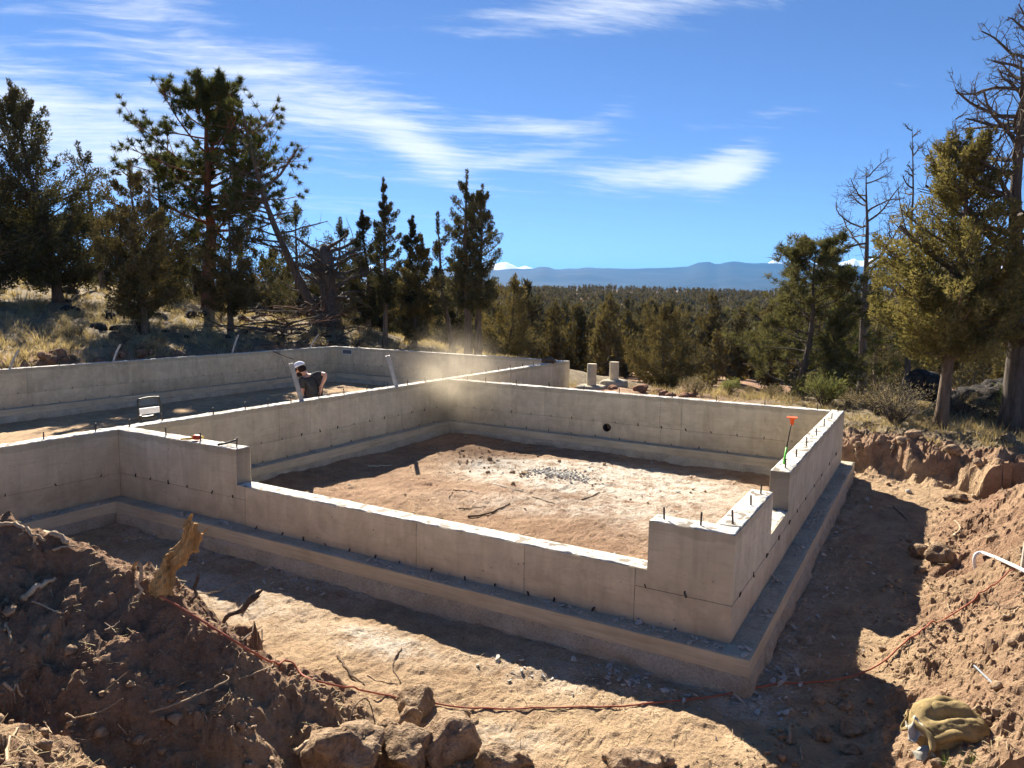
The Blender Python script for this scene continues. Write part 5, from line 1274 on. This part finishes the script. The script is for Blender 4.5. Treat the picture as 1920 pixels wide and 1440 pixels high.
stick([(555, 1416), (587, 1403), (600, 1392), (614, 1379)], 12, ROOT, 'thick pale root left of the rock heap', lift=.02)
stick([(193, 1307), (220, 1283), (247, 1262)], 2.5, TWIG, 'thin dark twig in the middle of the heap', lift=.02)
stick([(140, 1350), (190, 1337), (230, 1312)], 2.5, ROOT, 'thin root lying across the lower heap')
stick([(450, 1212), (470, 1197), (491, 1180)], 4, TWIG, 'dark twig crossing the red cord', lift=.03)
stick([(447, 1281), (485, 1265), (522, 1250)], 3, ROOT, 'thin pale twig right of the red cord bend', lift=.02)
stick([(340, 1122), (400, 1120), (443, 1103), (503, 1084)], 2.5, ROOT, 'long thin twig reaching over the trench shadow', dmin=3.0, lift=.05)
stick([(200, 1040), (150, 1025), (120, 1010), (90, 1000)], 4, TWIG, 'dark root running down the top of the heap')
stick([(632, 1232), (645, 1250), (655, 1265), (684, 1288)], 6, TWIG, 'dark bent stick on the trench floor above the rock heap', lift=.012)
stick([(752, 1221), (738, 1245), (739, 1262), (752, 1283)], 3, TWIG, 'thin curled twig on the trench floor')
stick([(688, 1268), (712, 1281), (745, 1287)], 2.5, ROOT, 'thin pale twig right of the dark bent stick')
stick([(657, 1366), (662, 1345), (685, 1330), (697, 1345), (704, 1364)], 3, TWIG, 'looping twig standing beside the rock heap', rise=.07)
stick([(1787, 1008), (1800, 993), (1797, 984), (1790, 977)], 4, ROOT, 'small hooked root on the right bank')
stick([(1612, 815), (1624, 801), (1641, 797), (1663, 799), (1703, 800)], 3, TWIG, 'long dark root along the lip of the right bank', dmin=8)
stick([(1655, 1083), (1690, 1105), (1735, 1125)], 2.5, ROOT, 'thin straw stalk lying in the right wall shadow', dmin=4)
stick([(1850, 1135), (1880, 1142), (1915, 1150)], 6, TWIG, 'dark half buried root near the conduit')
stick([(1880, 1168), (1900, 1160), (1915, 1140)], 4, ROOT, 'pale twig right of the dark half buried root')
stick([(1480, 1395), (1479, 1375), (1484, 1352)], 8, ROOT, 'short pale root stub at the bottom edge left of the round stone', lift=.01)
stick([(1505, 1432), (1500, 1410), (1513, 1390)], 4, ROOT, 'thin root beside the short pale stub')
for a_, b_, l_ in [((850, 921), (887, 925), 'dark stick near the front of the room floor'), ((842, 937), (849, 924), 'short stick meeting the dark stick at a corner'), ((860, 955), (912, 951), 'longer dark stick near the low front wall inside'), ((998, 933), (1040, 945), 'thin stick right of centre on the room floor'), ((1090, 938), (1125, 925), 'stick lying in the middle of the room floor'), ((690, 875), (735, 873), 'pale lath lying in the shade of the dividing wall'), ((925, 908), (990, 925), 'thin pale strip on the white powder patch')]:
    stick([a_, ((a_[0]+b_[0])/2, (a_[1]+b_[1])/2+1), b_], 2.2, TWIG if 'dark' in l_ or 'stick' in l_ else PALEWOOD, l_, name='stick', dmin=7)
stick([(877, 970), (914, 965), (956, 947)], 4, TWIG, 'long dark branch near the low front wall inside', name='stick', dmin=7)
RT2 = np.random.default_rng(12)
for i in range(46):
    if i < 26: px, py = RT2.uniform(0, 480), RT2.uniform(1100, 1430)
    else: px, py = RT2.uniform(1660, 1915), RT2.uniform(880, 1400)
    a = RT2.uniform(-1.2, 1.2); L = RT2.uniform(12, 38)
    stick([(px, py), (px+L*.5*math.cos(a), py+L*.5*math.sin(a)+RT2.normal()*4), (px+L*math.cos(a), py+L*math.sin(a))], RT2.uniform(1.2, 2.6), ROOT if RT2.random() < .6 else TWIG,
          'thin rootlet sticking out of the soil heap on the left' if i < 26 else 'thin rootlet lying on the right bank', MG if i < 26 else 'rootlets on the right bank', lift=.015)

def splinter(name, label, pA, pB, r0, r1, seed, mat, fork=None, bend=.0):
    """torn wood: fibrous, uneven cross-section with a jagged end"""
    R = np.random.default_rng(seed); m = MB(); k = 22; n = 20; pA, pB = np.array(pA), np.array(pB); ax = unit(pB-pA); e1 = unit(np.cross(ax, FW)); e2 = np.cross(ax, e1)
    fib = R.uniform(.75, 1.1, n); V = []
    for i in range(k):
        t = i/(k-1); c = pA+(pB-pA)*t+e1*bend*math.sin(t*math.pi)+e1*.012*math.sin(t*9+seed); r = (r0+(r1-r0)*t)*(1+.12*math.sin(t*13))
        for j in range(n):
            a = 2*math.pi*j/n+.5*t; rr_ = r*fib[j]*(1+.14*R.normal()); q = c+(e1*math.cos(a)+e2*math.sin(a)*.85)*rr_
            if i >= k-3: q = q+ax*(R.uniform(-.02, .05))*(i-k+4)*(fib[j]-.6)*1.5
            V.append(q)
    F = [(i*n+j, i*n+(j+1) % n, (i+1)*n+(j+1) % n, (i+1)*n+j) for i in range(k-1) for j in range(n)]+[tuple(range(n-1, -1, -1)), tuple((k-1)*n+j for j in range(n))]
    base = pA.copy(); m.add(np.array(V)-base, F); o = m.build(name, mat, None, False); o.location = base; return tag(o, label, 'wood')
dS = np.linalg.norm(ground_hit(300, 1100, 3, 12)-CAM)
zd = (ground_hit(300, 1102, 3, 12)-CAM)@FW
st = splinter('broken_stump', 'splintered orange-brown stump piece standing up from the soil heap', at_depth(292, 1112, zd), at_depth(358, 990, zd-.03), .062, .040, 4, SPLINT, bend=-.012)
f2 = splinter('side_splinter', '', at_depth(338, 1050, zd), at_depth(374, 1010, zd-.02), .036, .022, 5, SPLINT)
f2.location = np.array(f2.location)-np.array(st.location); f2.parent = st
del f2['category']
zd2 = (ground_hit(421, 1164, 3, 12)-CAM)@FW
splinter('broken_branch', 'dark broken branch with a frayed tip right of the stump piece', at_depth(418, 1166, zd2), at_depth(479, 1122, zd2-.05), .012, .020, 6, TWIG)
zd3 = (ground_hit(363, 1131, 3, 12)-CAM)@FW
splinter('upright_stick', 'short dark stick standing upright right of the stump piece', at_depth(362, 1132, zd3), at_depth(369, 1093, zd3), .010, .008, 7, TWIG)
zd4 = (ground_hit(263, 1118, 3, 12)-CAM)@FW
splinter('upright_stick', 'short weathered stick standing upright left of the stump piece', at_depth(262, 1120, zd4), at_depth(262, 1083, zd4), .010, .009, 8, ROOT)
splinter('wood_block', 'small orange chunk of wood left of the stump piece', at_depth(238, 1083, zd4+.2), at_depth(246, 1068, zd4+.2), .016, .015, 9, SPLINT)

# ------------------------------------------------------------------ extension cord
cp = [(300, 1122), (335, 1142), (380, 1170), (425, 1198), (470, 1226), (525, 1256), (580, 1278), (630, 1290), (670, 1297), (720, 1308), (760, 1316), (810, 1324), (880, 1333), (960, 1335), (1060, 1332), (1150, 1331), (1200, 1325), (1280, 1317), (1360, 1307), (1420, 1293), (1450, 1287), (1520, 1286), (1560, 1280), (1620, 1266), (1680, 1236), (1740, 1190), (1770, 1165), (1820, 1134), (1870, 1100), (1925, 1054)]
P = on_ground(cp, 2.0, .018, 14)
for _ in range(70): P[1:-1, :] = .25*P[:-2]+.5*P[1:-1]+.25*P[2:]
hc_ = height(P[:, 0], P[:, 1])+.006
hc_[1:-1] = np.maximum(hc_[1:-1], np.maximum(hc_[:-2], hc_[2:])); P[:, 2] = np.maximum(P[:, 2], hc_)
for _ in range(3): P[1:-1, 2] = np.maximum(hc_[1:-1], .25*P[:-2, 2]+.5*P[1:-1, 2]+.25*P[2:, 2])
m = MB(); m.tube(P, .0066, 8); c_ = m.build('extension_cord', CORD, None, True); tag(c_, 'red-orange extension cord snaking from the soil heap across the trench to the right bank', 'cord')

# ------------------------------------------------------------------ conduit, stake, rebar on the right bank
pc_ = ground_hit(1829, 1060, 4, 20); zc_ = (pc_-CAM)@FW
m = MB(); up_ = np.array([0, 0, 1.0]); m.tube(catmull([at_depth(1831, 1075, zc_), at_depth(1827, 1056, zc_), at_depth(1828, 1043, zc_), at_depth(1834, 1037, zc_), at_depth(1844, 1037, zc_), ground_hit(1882, 1064, 4, 20)+up_*.06, ground_hit(1970, 1108, 3, 20)+up_*.06], 6), .017, 12)
o = m.build('conduit', PVC, None, True); tag(o, 'grey plastic conduit with a bent end coming out of the right bank', 'pipe')
p = ground_hit(1917, 1068, 4, 20); m = MB(); m.box((-.018, -.012, -.1), (.018, .012, .26)); o = m.build('wooden_stake', PALEWOOD); o.location = p; o.rotation_euler = (0, .04, .4); tag(o, 'wooden stake at the right edge beside the conduit', 'stake')
def rebar(pa, pb, label):
    A = ground_hit(*pa, 2, 20)+np.array([0, 0, .025]); B = ground_hit(*pb, 2, 20)+np.array([0, 0, .012]); n = 60; m = MB()
    pts = [A+(B-A)*i/n for i in range(n+1)]; m.tube(np.array(pts)-A, [.0085 if i % 2 else .0065 for i in range(n+1)], 8); o = m.build('rebar', GALV); o.location = A; tag(o, label, 'rebar')
rebar((1826, 1254), (1862, 1286), 'short ribbed steel bar lying behind the canvas bag')
rebar((1898, 1312), (1925, 1338), 'ribbed steel bar end at the right edge beside the canvas bag')
# ------------------------------------------------------------------ canvas bag
gb = ground_hit(1775, 1400, 2, 12); Db = np.linalg.norm(gb-CAM); kb = Db/FPX
bag = thing('canvas_bag', 'dusty olive canvas bag with a torn liner lying on the soil at lower right', 'bag', gb, rot=(0, 0, YAW)); bag.scale = (.86, .86, .9)
Rb = np.random.default_rng(3)
def bag_body():
    nu, nv = 120, 70; V = []
    for j in range(nv+1):
        ph = math.pi*j/nv
        for i in range(nu):
            a = 2*math.pi*i/nu
            V.append((math.sin(ph)*math.cos(a), math.sin(ph)*math.sin(a), math.cos(ph)))
    N = np.array(V); sg = np.sign(N)*np.abs(N)**np.array([.85, .88, .8])
    V = sg*np.array([.255, .20, .155])
    wr_ = np.stack([noise3(N*1.6+3, 5), noise3(N*1.6+9, 6), noise3(N*1.6+17, 7)], axis=1)
    Q = N+.10*wr_
    def fold(n, c, wa, wb, amp):
        n = unit(np.array(n, float)); s_ = Q@n-c
        return amp*np.where(s_ < 0, np.exp(-(s_/wa)**2), np.exp(-(s_/wb)**2))
    d = fold((-.1, .45, 1), .85, .2, .4, .025)
    d -= .095*np.exp(-(((N-unit(np.array([-.15, -.22, .95])))*np.array([.62, 1.7, 1.2]))**2).sum(1)/.10)          # hollow between the two rolls of cloth
    d -= .022*np.exp(-(((N-unit(np.array([.25, -.85, .10])))*np.array([.6, 1, 2.2]))**2).sum(1)/.08)
    d += .007*noise3(N*5, 8)+.003*noise3(N*17, 9)
    V = V+N*d[:, None]
    V[:, 2] *= 1-.22*np.clip(-N[:, 0]-.2, 0, 1)
    V[:, 2] = np.maximum(V[:, 2], -.125)+.118
    F = [(j*nu+i, j*nu+(i+1) % nu, (j+1)*nu+(i+1) % nu, (j+1)*nu+i) for j in range(nv) for i in range(nu)]
    return V, F
V, F = bag_body(); mobj('sack', V, F, CANVAS, bag, True)
def sheet(name, fn, nu, nv, mat, thick=.006):
    V = np.array([fn(i/nu, j/nv) for j in range(nv+1) for i in range(nu+1)])
    V += .012*np.stack([noise3(V*14, 11), noise3(V*14+5, 12), noise3(V*14+9, 13)], axis=1)
    F = [(j*(nu+1)+i, j*(nu+1)+i+1, (j+1)*(nu+1)+i+1, (j+1)*(nu+1)+i) for j in range(nv) for i in range(nu)]
    o = mobj(name, V, F, mat, bag, True); md = o.modifiers.new('thickness', 'SOLIDIFY'); md.thickness = thick; return o
def roll(pts, r0, r1, seed):
    P = catmull(pts, 7); n = len(P); R = np.random.default_rng(seed); rr_ = np.interp(np.linspace(0, 1, n), [0, .15, .6, 1], [r0*.7, r0, (r0+r1)/2, r1])*(1+.10*np.sin(np.arange(n)*.9+seed))
    m = MB(); m.tube(P, rr_, 14); v = np.array(m.v); v += .010*np.stack([noise3(v*15, seed), noise3(v*15+4, seed+1), noise3(v*15+8, seed+2)], axis=1); m.v = [tuple(q) for q in v]
    return m.build('cloth_roll', CANVAS, bag, True)
roll([(-.22, -.05, .15), (-.12, .05, .235), (.02, .09, .265), (.14, .06, .225), (.225, -.02, .15), (.245, -.09, .07)], .048, .030, 3)
roll([(-.21, -.11, .09), (-.12, -.16, .165), (-.02, -.175, .185), (.08, -.175, .165), (.17, -.15, .12), (.225, -.11, .07)], .036, .024, 5)
# torn plastic liner and frayed corners spilling out of the mouth at the left
sheet('torn_liner', lambda u, v: (-.22-.13*v*(1-.5*u), -.14+.17*u+.02*math.sin(v*7), .13+.09*math.sin(u*3.0)*(1-.6*v)+.02*math.sin(u*9+v*5)), 16, 12, LINER, .003)
sheet('torn_liner', lambda u, v: (-.21-.15*v, -.24+.09*u+.02*math.sin(v*6), .07-.015*v+.03*math.sin(u*3.0)), 14, 10, LINER, .003)
sheet('frayed_corner', lambda u, v: (-.20-.11*v*(.6+.4*math.sin(u*5)), -.02+.16*u, .18-.05*v+.03*math.sin(u*6+v*3)), 16, 10, CANVAS, .006)
sheet('rolled_hem', lambda u, v: (-.235+.025*math.cos(v*6.28)+.02*math.sin(u*8), -.22+.30*u, .09+.10*math.sin(u*2.8)+.022*math.sin(v*6.28)), 26, 10, CANVAS, .005)

# ------------------------------------------------------------------ concrete piers behind the back wall
for (px, ytop, ybot, D, lab, padw, padh) in [(1109, 682, 722, 20.7, 'left round concrete pier on its square pad beyond the back wall', .74, .5), (1151, 678.5, 712, 21.2, 'right round concrete pier on its higher pad beyond the back wall', .70, .6)]:
    b = at(px, ybot, D); t_ = at(px, ytop, D); h = t_[2]-b[2]
    t = thing('concrete_pier', lab, 'pier', (b[0], b[1], b[2]-padh), rot=(0, 0, .1))
    prof = []; n = 26
    for i in range(n+1): prof.append((.132+(.0025 if i % 2 else 0), padh+h*i/n))
    MB().lathe(prof, 22).build('column', CONC, t, False)
    cp_ = crust(t, -.13, .13, -.13, .13, 0, 3, amp=.004, res=.05) if False else None
    V = rock_verts(4000+int(px), ICO4, 0, (1, 1, 1), 0); e = 7.0
    V = np.sign(V)*np.abs(V)**(.28); V = V*np.array([padw/2, padw/2, padh/2+.02])+np.array([0, 0, padh/2-.02]); V += unit(V-np.array([0, 0, padh/2]))*(.018*noise3(V*6, 3)+.010*noise3(V*15, 4))[:, None]
    mobj('pad', V, ICO4[1], CONC_ROUGH, t, True)

# ------------------------------------------------------------------ laths on the far left wall, steel channels on the dividing wall
for (y0, pb, ptop, lab) in [(3.01, (17, 689), (36, 655), 'leftmost pale lath standing on the far left wall'), (5.38, (211, 677), (226, 645), 'second pale lath from the left on the far left wall'), (8.98, (435, 662), (447, 628), 'third pale lath from the left on the far left wall'), (12.04, (580, 652), (597, 627), 'rightmost pale lath standing on the far left wall')]:
    x0 = -LX-GX-.1; base = np.array([x0, y0, HT-.03]); dpt = (base-CAM)@FW
    top = at_depth(*ptop, dpt); mid = (base+top)/2-RT*.018; P = catmull([base, mid, top], 5); m = MB(); n = len(P); V = []
    for q, k in zip(P, range(n)):
        for sa_, sb in ((-1, -1), (1, -1), (1, 1), (-1, 1)): V.append(q+RT*sa_*.026+FW*sb*.008-base)
    F = [(i*4+j, i*4+(j+1) % 4, (i+1)*4+(j+1) % 4, (i+1)*4+j) for i in range(n-1) for j in range(4)]+[(3, 2, 1, 0), ((n-1)*4, (n-1)*4+1, (n-1)*4+2, (n-1)*4+3)]
    m.add(V, F); o = m.build('lath', PALEWOOD); o.location = base; tag(o, lab, 'lath')
for (y0, yt, zt, lab) in [(3.20, 3.01, 1.49, 'galvanised steel channel leaning on the dividing wall in front of the worker'), (5.67, 5.45, 1.47, 'galvanised steel channel leaning on the dividing wall right of the worker')]:
    base = np.array([-LX-.06, y0, HT-.02]); top = np.array([-LX-.10, yt, zt]); ax = unit(top-base); L = np.linalg.norm(top-base); sd2 = unit(np.cross(ax, FW)); nn = np.cross(sd2, ax)
    prof = [(-.036, 0), (.036, 0), (.036, .022), (.032, .022), (.032, .004), (-.032, .004), (-.032, .022), (-.036, .022)]
    m = MB(); m.prism([sd2*a+nn*b for a, b in prof], ax*L); o = m.build('steel_channel', GALV); o.location = base; tag(o, lab, 'channel')

# ------------------------------------------------------------------ step stool behind the dividing wall
stt = thing('step_stool', 'black tube step stool with a white panel behind the dividing wall', 'stool', (-8.30, .82, FLOOR-.0), rot=(0, 0, 0))
yw = .165; zt_ = 1.42
m = MB(); m.tube(catmull([(0.10, -yw-.03, 0), (.03, -yw-.01, .8), (0, -yw, zt_-.07), (0, -yw+.05, zt_), (0, yw-.05, zt_), (0, yw, zt_-.07), (.03, yw+.01, .8), (.10, yw+.03, 0)], 6), .0125, 10); m.build('handle_frame', BLACKPL, stt, True)
for s_ in (-1, 1):
    m = MB(); m.tube([(-.36, s_*(yw+.03), 0), (-.02, s_*yw, .98)], .0115, 8); m.build('leg', BLACKPL, stt, True)
m = MB(); m.box((-.012, -yw+.014, 1.20), (.012, yw-.014, 1.285)); m.build('white_panel', WHITEPL, stt)
m = MB(); m.tube(catmull([(-.02, -yw+.03, 1.18), (-.03, -.1, 1.145), (-.03, .08, 1.145), (-.02, yw-.05, 1.175)], 6), .028, 8); m.build('padded_rest', BLACKPL, stt, True)
for zz, xo in ((.28, .0), (.52, -.03), (.78, -.06)):
    m = MB(); m.box((xo-.16, -yw+.012, zz), (xo+.08, yw-.012, zz+.03)); m.build('tread', BLACKPL, stt)

# ------------------------------------------------------------------ small tools on the walls
ck = thing('chalk_reel', 'orange-red chalk line reel with yellow handle on the front wall top', 'tool', (-6.33, .10, HT+.012), rot=(0, 0, .35))
V = rock_verts(5001, ICO4, 0, (1, 1, 1), 0); V = np.sign(V)*np.abs(V)**.6; mobj('body', V*np.array([.052, .034, .03])+np.array([0, 0, .03]), ICO4[1], REDPL, ck, True)
m = MB(); m.tube(catmull([(-.04, 0, .02), (-.09, -.01, .012), (-.15, -.03, .01), (-.18, -.05, .008)], 5), [.014]*8+[.011]*8, 8); m.build('handle', YELLOW, ck, True)
m = MB(); m.tube([(.045, 0, .03), (.08, .01, .035)], [.018, .014], 8); m.build('nozzle', YELLOW, ck, True)
hm = thing('hammer', 'small black hammer lying against the last bolt of the front wall', 'tool', (-5.75, .10, HT+.012), rot=(0, 0, .6))
m = MB(); m.tube(catmull([(-.10, 0, .012), (-.02, 0, .03), (.07, 0, .062)], 5), .012, 8); m.build('handle', BLACKPL, hm, True)
m = MB(); m.tube([(-.115, -.05, .014), (-.10, 0, .016), (-.095, .04, .014)], [.013, .016, .009], 8); m.build('head', STEEL, hm, True)
rc = thing('capped_rod', 'steel rod painted green below with an orange safety cap on the right wall', 'rod', (-.135, 2.78, HT))
tl_ = np.array([.045, .10, .50]); m = MB(); m.tube([tl_*.36, tl_], .0065, 8); m.build('rod', STEEL, rc, True)
m = MB(); m.tube([(0, 0, -.01), tl_*.05, tl_*.37], [.008, .0115, .0115], 8); m.build('green_grip', GREEN, rc, True)
m = MB(); m.lathe([(.012, -.075), (.020, -.07), (.024, -.02), (.036, 0), (.036, .004)], 14, tl_); cpo = m.build('cap', ORANGE, rc, True)
m = MB(); m.box((tl_[0]-.052, tl_[1]-.052, tl_[2]+.004), (tl_[0]+.052, tl_[1]+.052, tl_[2]+.012)); m.build('cap_plate', ORANGE, cpo)
o = mobj('bark_chunk', rock_verts(5100, ICO4, 5, (1, .55, .45), .18)*.2, ICO4[1], BARK, None, True); o.location = (-LX-.12, 12.25, HT+.07); tag(o, 'brown chunk of bark on the far end of the dividing wall', 'bark')
# white shed glimpsed behind the left juniper
p = at(66, 520, 47); zsh = at(66, 523, 47)[2]
sh = thing('white_shed', 'small white shed glimpsed behind the tall left juniper', 'shed', (p[0], p[1], zsh-.9), rot=(0, 0, .9))
MB().box((-.75, -.6, 0), (.75, .6, 1.15)).build('walls', WHITEPL, sh)
MB().prism([(-.85, -.7, 1.151), (-.85, .7, 1.151), (-.85, 0, 1.6)], (1.7, 0, 0)).build('roof', GALV, sh)
MB().box((-.2, -.612, .02), (.25, -.6005, .95)).build('door', PVC, sh)
# ------------------------------------------------------------------ worker bending over behind the dividing wall
zB = (np.array([-8.55, 4.05, .9])-CAM)@FW
J = lambda px, py, dz=0.0: at_depth(px, py, zB+dz)
def skin_obj(name, pts, edges, mat, parent=None, root=0, sub=2):
    """pts: list of (xyz, rx, ry)"""
    me = bpy.data.meshes.new(name); me.from_pydata([tuple(p[0]) for p in pts], edges, []); me.update()
    o = bpy.data.objects.new(name, me); link(o, parent)
    sk = o.modifiers.new('skin', 'SKIN'); sk.use_smooth_shade = True; sk.branch_smoothing = .4
    for i, p in enumerate(pts):
        sv = me.skin_vertices[0].data[i]; sv.radius = (p[1], p[2]); sv.use_root = (i == root)
    ss = o.modifiers.new('sub', 'SUBSURF'); ss.levels = sub; ss.render_levels = sub
    me.materials.append(mat); return o
floor_p = hz(-8.6, 4.15)
pel = J(590, 750, .03); ab = J(587, 733, .02); ch = J(582, 715, .0); nb = J(574, 703, .0); hc = J(563, 692, -.02)
shl = J(567, 712, -.10); ell = J(566, 737, -.10); wrl = J(562, 762, -.06); shr = J(597, 703, .08); elr = J(611, 702, .0); wrr = J(603, 724, -.04)
face = unit(-RT*.78+FW*.12-UP*.42); side_ = unit(np.cross(face, UP)); hup = np.cross(side_, face)
hipl = pel-RT*.09+np.array([0, 0, -.03]); hipr = pel+RT*.09+np.array([0, 0, -.03])
kl = np.array([hipl[0]-.10, hipl[1]-.05, floor_p+.50]); kr = np.array([hipr[0]-.02, hipr[1]+.05, floor_p+.50])
al = np.array([hipl[0]-.06, hipl[1]-.02, floor_p+.09]); ar = np.array([hipr[0]+.04, hipr[1]+.08, floor_p+.09])
fwd = np.array([-.8, -.3, 0]); tl2 = al+fwd*.2-np.array([0, 0, .05]); tr2 = ar+fwd*.2-np.array([0, 0, .05])
pts = [(pel, .12, .10), (ab, .11, .095), (ch, .125, .105), (nb, .062, .06), (hc, .086, .098), (hc+face*.055-hup*.035, .052, .055), (hc+face*.108-hup*.01, .016, .018), (hc+hup*.06, .075, .075),
       (shl, .068, .068), (ell, .044, .044), (wrl, .030, .028), (shr, .068, .068), (elr, .044, .044), (wrr, .030, .028),
       (hipl, .10, .10), (kl, .066, .066), (al, .045, .045), (tl2, .04, .032), (hipr, .10, .10), (kr, .066, .066), (ar, .045, .045), (tr2, .04, .032)]
ed = [(0, 1), (1, 2), (2, 3), (3, 4), (4, 5), (5, 6), (4, 7), (2, 8), (8, 9), (9, 10), (2, 11), (11, 12), (12, 13), (0, 14), (14, 15), (15, 16), (16, 17), (0, 18), (18, 19), (19, 20), (20, 21)]
for wr, el_, sgn in ((10, ell, 1), (13, elr, -1)):
    w0 = np.array(pts[wr][0]); d = unit(w0-el_); s2 = unit(np.cross(d, FW)); palm = len(pts); pts.append((w0+d*.07, .036, .018)); ed.append((wr, palm))
    for k in range(4):
        a0 = len(pts); base = w0+d*.105+s2*(k-1.5)*.019; L = (.075, .085, .08, .065)[k]; bend = unit(d+FW*.35)
        pts += [(base, .009, .009), (base+d*L*.5, .0085, .0085), (base+d*L*.5+bend*L*.5, .0075, .0075)]; ed += [(palm, a0), (a0, a0+1), (a0+1, a0+2)]
    a0 = len(pts); pts += [(w0+d*.045+s2*sgn*.04, .011, .011), (w0+d*.085+s2*sgn*.058, .009, .009)]; ed += [(wr, a0), (a0, a0+1)]
person = skin_obj('person', pts, ed, SKIN); tag(person, 'worker in grey T-shirt and white-backed cap bending over behind the dividing wall', 'person')
skin_obj('t_shirt', [(J(590, 754, .03), .19, .185), (J(588, 735, .02), .188, .185), (J(583, 716), .19, .185), (J(576, 705), .085, .075), (shl, .092, .09), (shl+(ell-shl)*.72, .075, .072), (shr, .098, .098), (shr+(elr-shr)*.75, .075, .072)], [(0, 1), (1, 2), (2, 3), (2, 4), (4, 5), (2, 6), (6, 7)], SHIRT, person)
skin_obj('trousers', [(pel, .17, .145), (hipl, .125, .125), (kl, .085, .085), (al+np.array([0, 0, .03]), .07, .07), (hipr, .115, .115), (kr, .085, .085), (ar+np.array([0, 0, .03]), .07, .07)], [(0, 1), (1, 2), (2, 3), (0, 4), (4, 5), (5, 6)], JEANS, person)
for a_, t_ in ((al, tl2), (ar, tr2)):
    skin_obj('boot', [(a_+np.array([0, 0, .06]), .06, .06), (a_-np.array([0, 0, .03]), .058, .06), (t_, .05, .042)], [(0, 1), (1, 2)], TWIG, person)
def dome(name, mat, f0, f1, parent, sc=(.118, .096, .105), off=.035):
    V = []; F = []; nu, nv = 20, 8
    for j in range(nv+1):
        ph = math.pi/2*j/nv
        for i in range(nu+1):
            a = f0+(f1-f0)*i/nu; V.append(hc+hup*off+(face*math.cos(a)*math.cos(ph)*sc[0]+side_*math.sin(a)*math.cos(ph)*sc[1]+hup*math.sin(ph)*sc[2]))
    for j in range(nv):
        for i in range(nu): F.append((j*(nu+1)+i, j*(nu+1)+i+1, (j+1)*(nu+1)+i+1, (j+1)*(nu+1)+i))
    o = mobj(name, np.array(V), F, mat, parent, True); md = o.modifiers.new('t', 'SOLIDIFY'); md.thickness = .004; return o
cap = dome('cap', CAPB, -1.05, 1.05, person); dome('cap_back', CAPW, 1.05, 2*math.pi-1.05, cap)
V = []; n = 12
for j in range(4):
    for i in range(n+1):
        a = -1.05+2.1*i/n; r = .112+.065*j/3*math.cos(a); V.append(hc+hup*(.035-.012*j/3-.02*abs(math.sin(a)))+face*math.cos(a)*r*1.05+side_*math.sin(a)*r*.85)
o = mobj('cap_brim', np.array(V), [(j*(n+1)+i, j*(n+1)+i+1, (j+1)*(n+1)+i+1, (j+1)*(n+1)+i) for j in range(3) for i in range(n)], CAPB, cap, True); o.modifiers.new('t', 'SOLIDIFY').thickness = .004
v = ICO2[0]; be = hc+face*.05-hup*.078
mobj('beard', np.array([be+face*q[0]*.062+side_*q[1]*.062+hup*q[2]*.05 for q in v]), ICO2[1], HAIR, person, True)
mobj('hair', np.array([hc-face*.03-hup*.01+face*q[0]*.075+side_*q[1]*.090+hup*q[2]*.075 for q in v]), ICO2[1], HAIR, person, True)
gl = MB(); c0 = hc+face*.092+hup*.008
gl.tube([c0-side_*.07-face*.07, c0-side_*.06, c0-side_*.03+face*.012, c0+face*.016, c0+side_*.03+face*.012, c0+side_*.06, c0+side_*.07-face*.07], [.006, .014, .017, .010, .017, .014, .006], 8); gl.build('sunglasses', BLACKPL, person, True)
# suspender strap across the back
sp = MB(); sp.tube(catmull([J(583, 703, -.085), J(592, 712, -.115), J(597, 728, -.125), J(599, 748, -.12)], 5), .010, 6); sp.build('strap', CAPB, person, True)
# ------------------------------------------------------------------ dust hanging in the inner corner, and the air itself
def mk_dust(k=.8):
    m, t, out = new_mat('dust_volume'); tc_ = t.n('ShaderNodeTexCoord').outputs['Object']
    r = t.vmath('LENGTH', tc_); fall = t.mapr(r, .0, 1.0, 1.0, 0.0, True)
    n = t.noise(tc_, 2.4, 4, .62, .9); d = t.math('MULTIPLY', t.math('MULTIPLY', fall, fall), t.ramp(n, [(.34, 0.0), (.74, 1.0)]))
    v = t.n('ShaderNodeVolumePrincipled'); v.inputs['Color'].default_value = (.86, .74, .56, 1); t.inp(v.inputs['Density'], t.math('MULTIPLY', d, k)); v.inputs['Anisotropy'].default_value = .2
    t.link(v.outputs[0], out.inputs['Volume']); return m
DUST = [mk_dust(1.7), mk_dust(.28)]
for i, (c, r, lab) in enumerate([((-7.25, 6.8, .85), (1.7, 1.6, 1.6), 'tan dust puff hanging in the inner corner by the dividing wall')]):
    v = ICO2[0]; o = mobj('dust_cloud', v*1.0, ICO2[1], DUST[i], None, True); o.location = c; o.scale = r; tag(o, lab, 'dust', kind='stuff')
m, t, out = new_mat('air'); v = t.n('ShaderNodeVolumePrincipled'); v.inputs['Color'].default_value = (.07, .41, 1.0, 1); v.inputs['Density'].default_value = 6.0e-5
t.link(v.outputs[0], out.inputs['Volume'])
zmin = float(gz.min())-1.5
hb = MB(); hb.box((-22000, -22000, zmin), (22000, 22000, 745)); o = hb.build('haze', m); tag(o, 'blue atmospheric haze over the far hills', 'haze', kind='stuff')
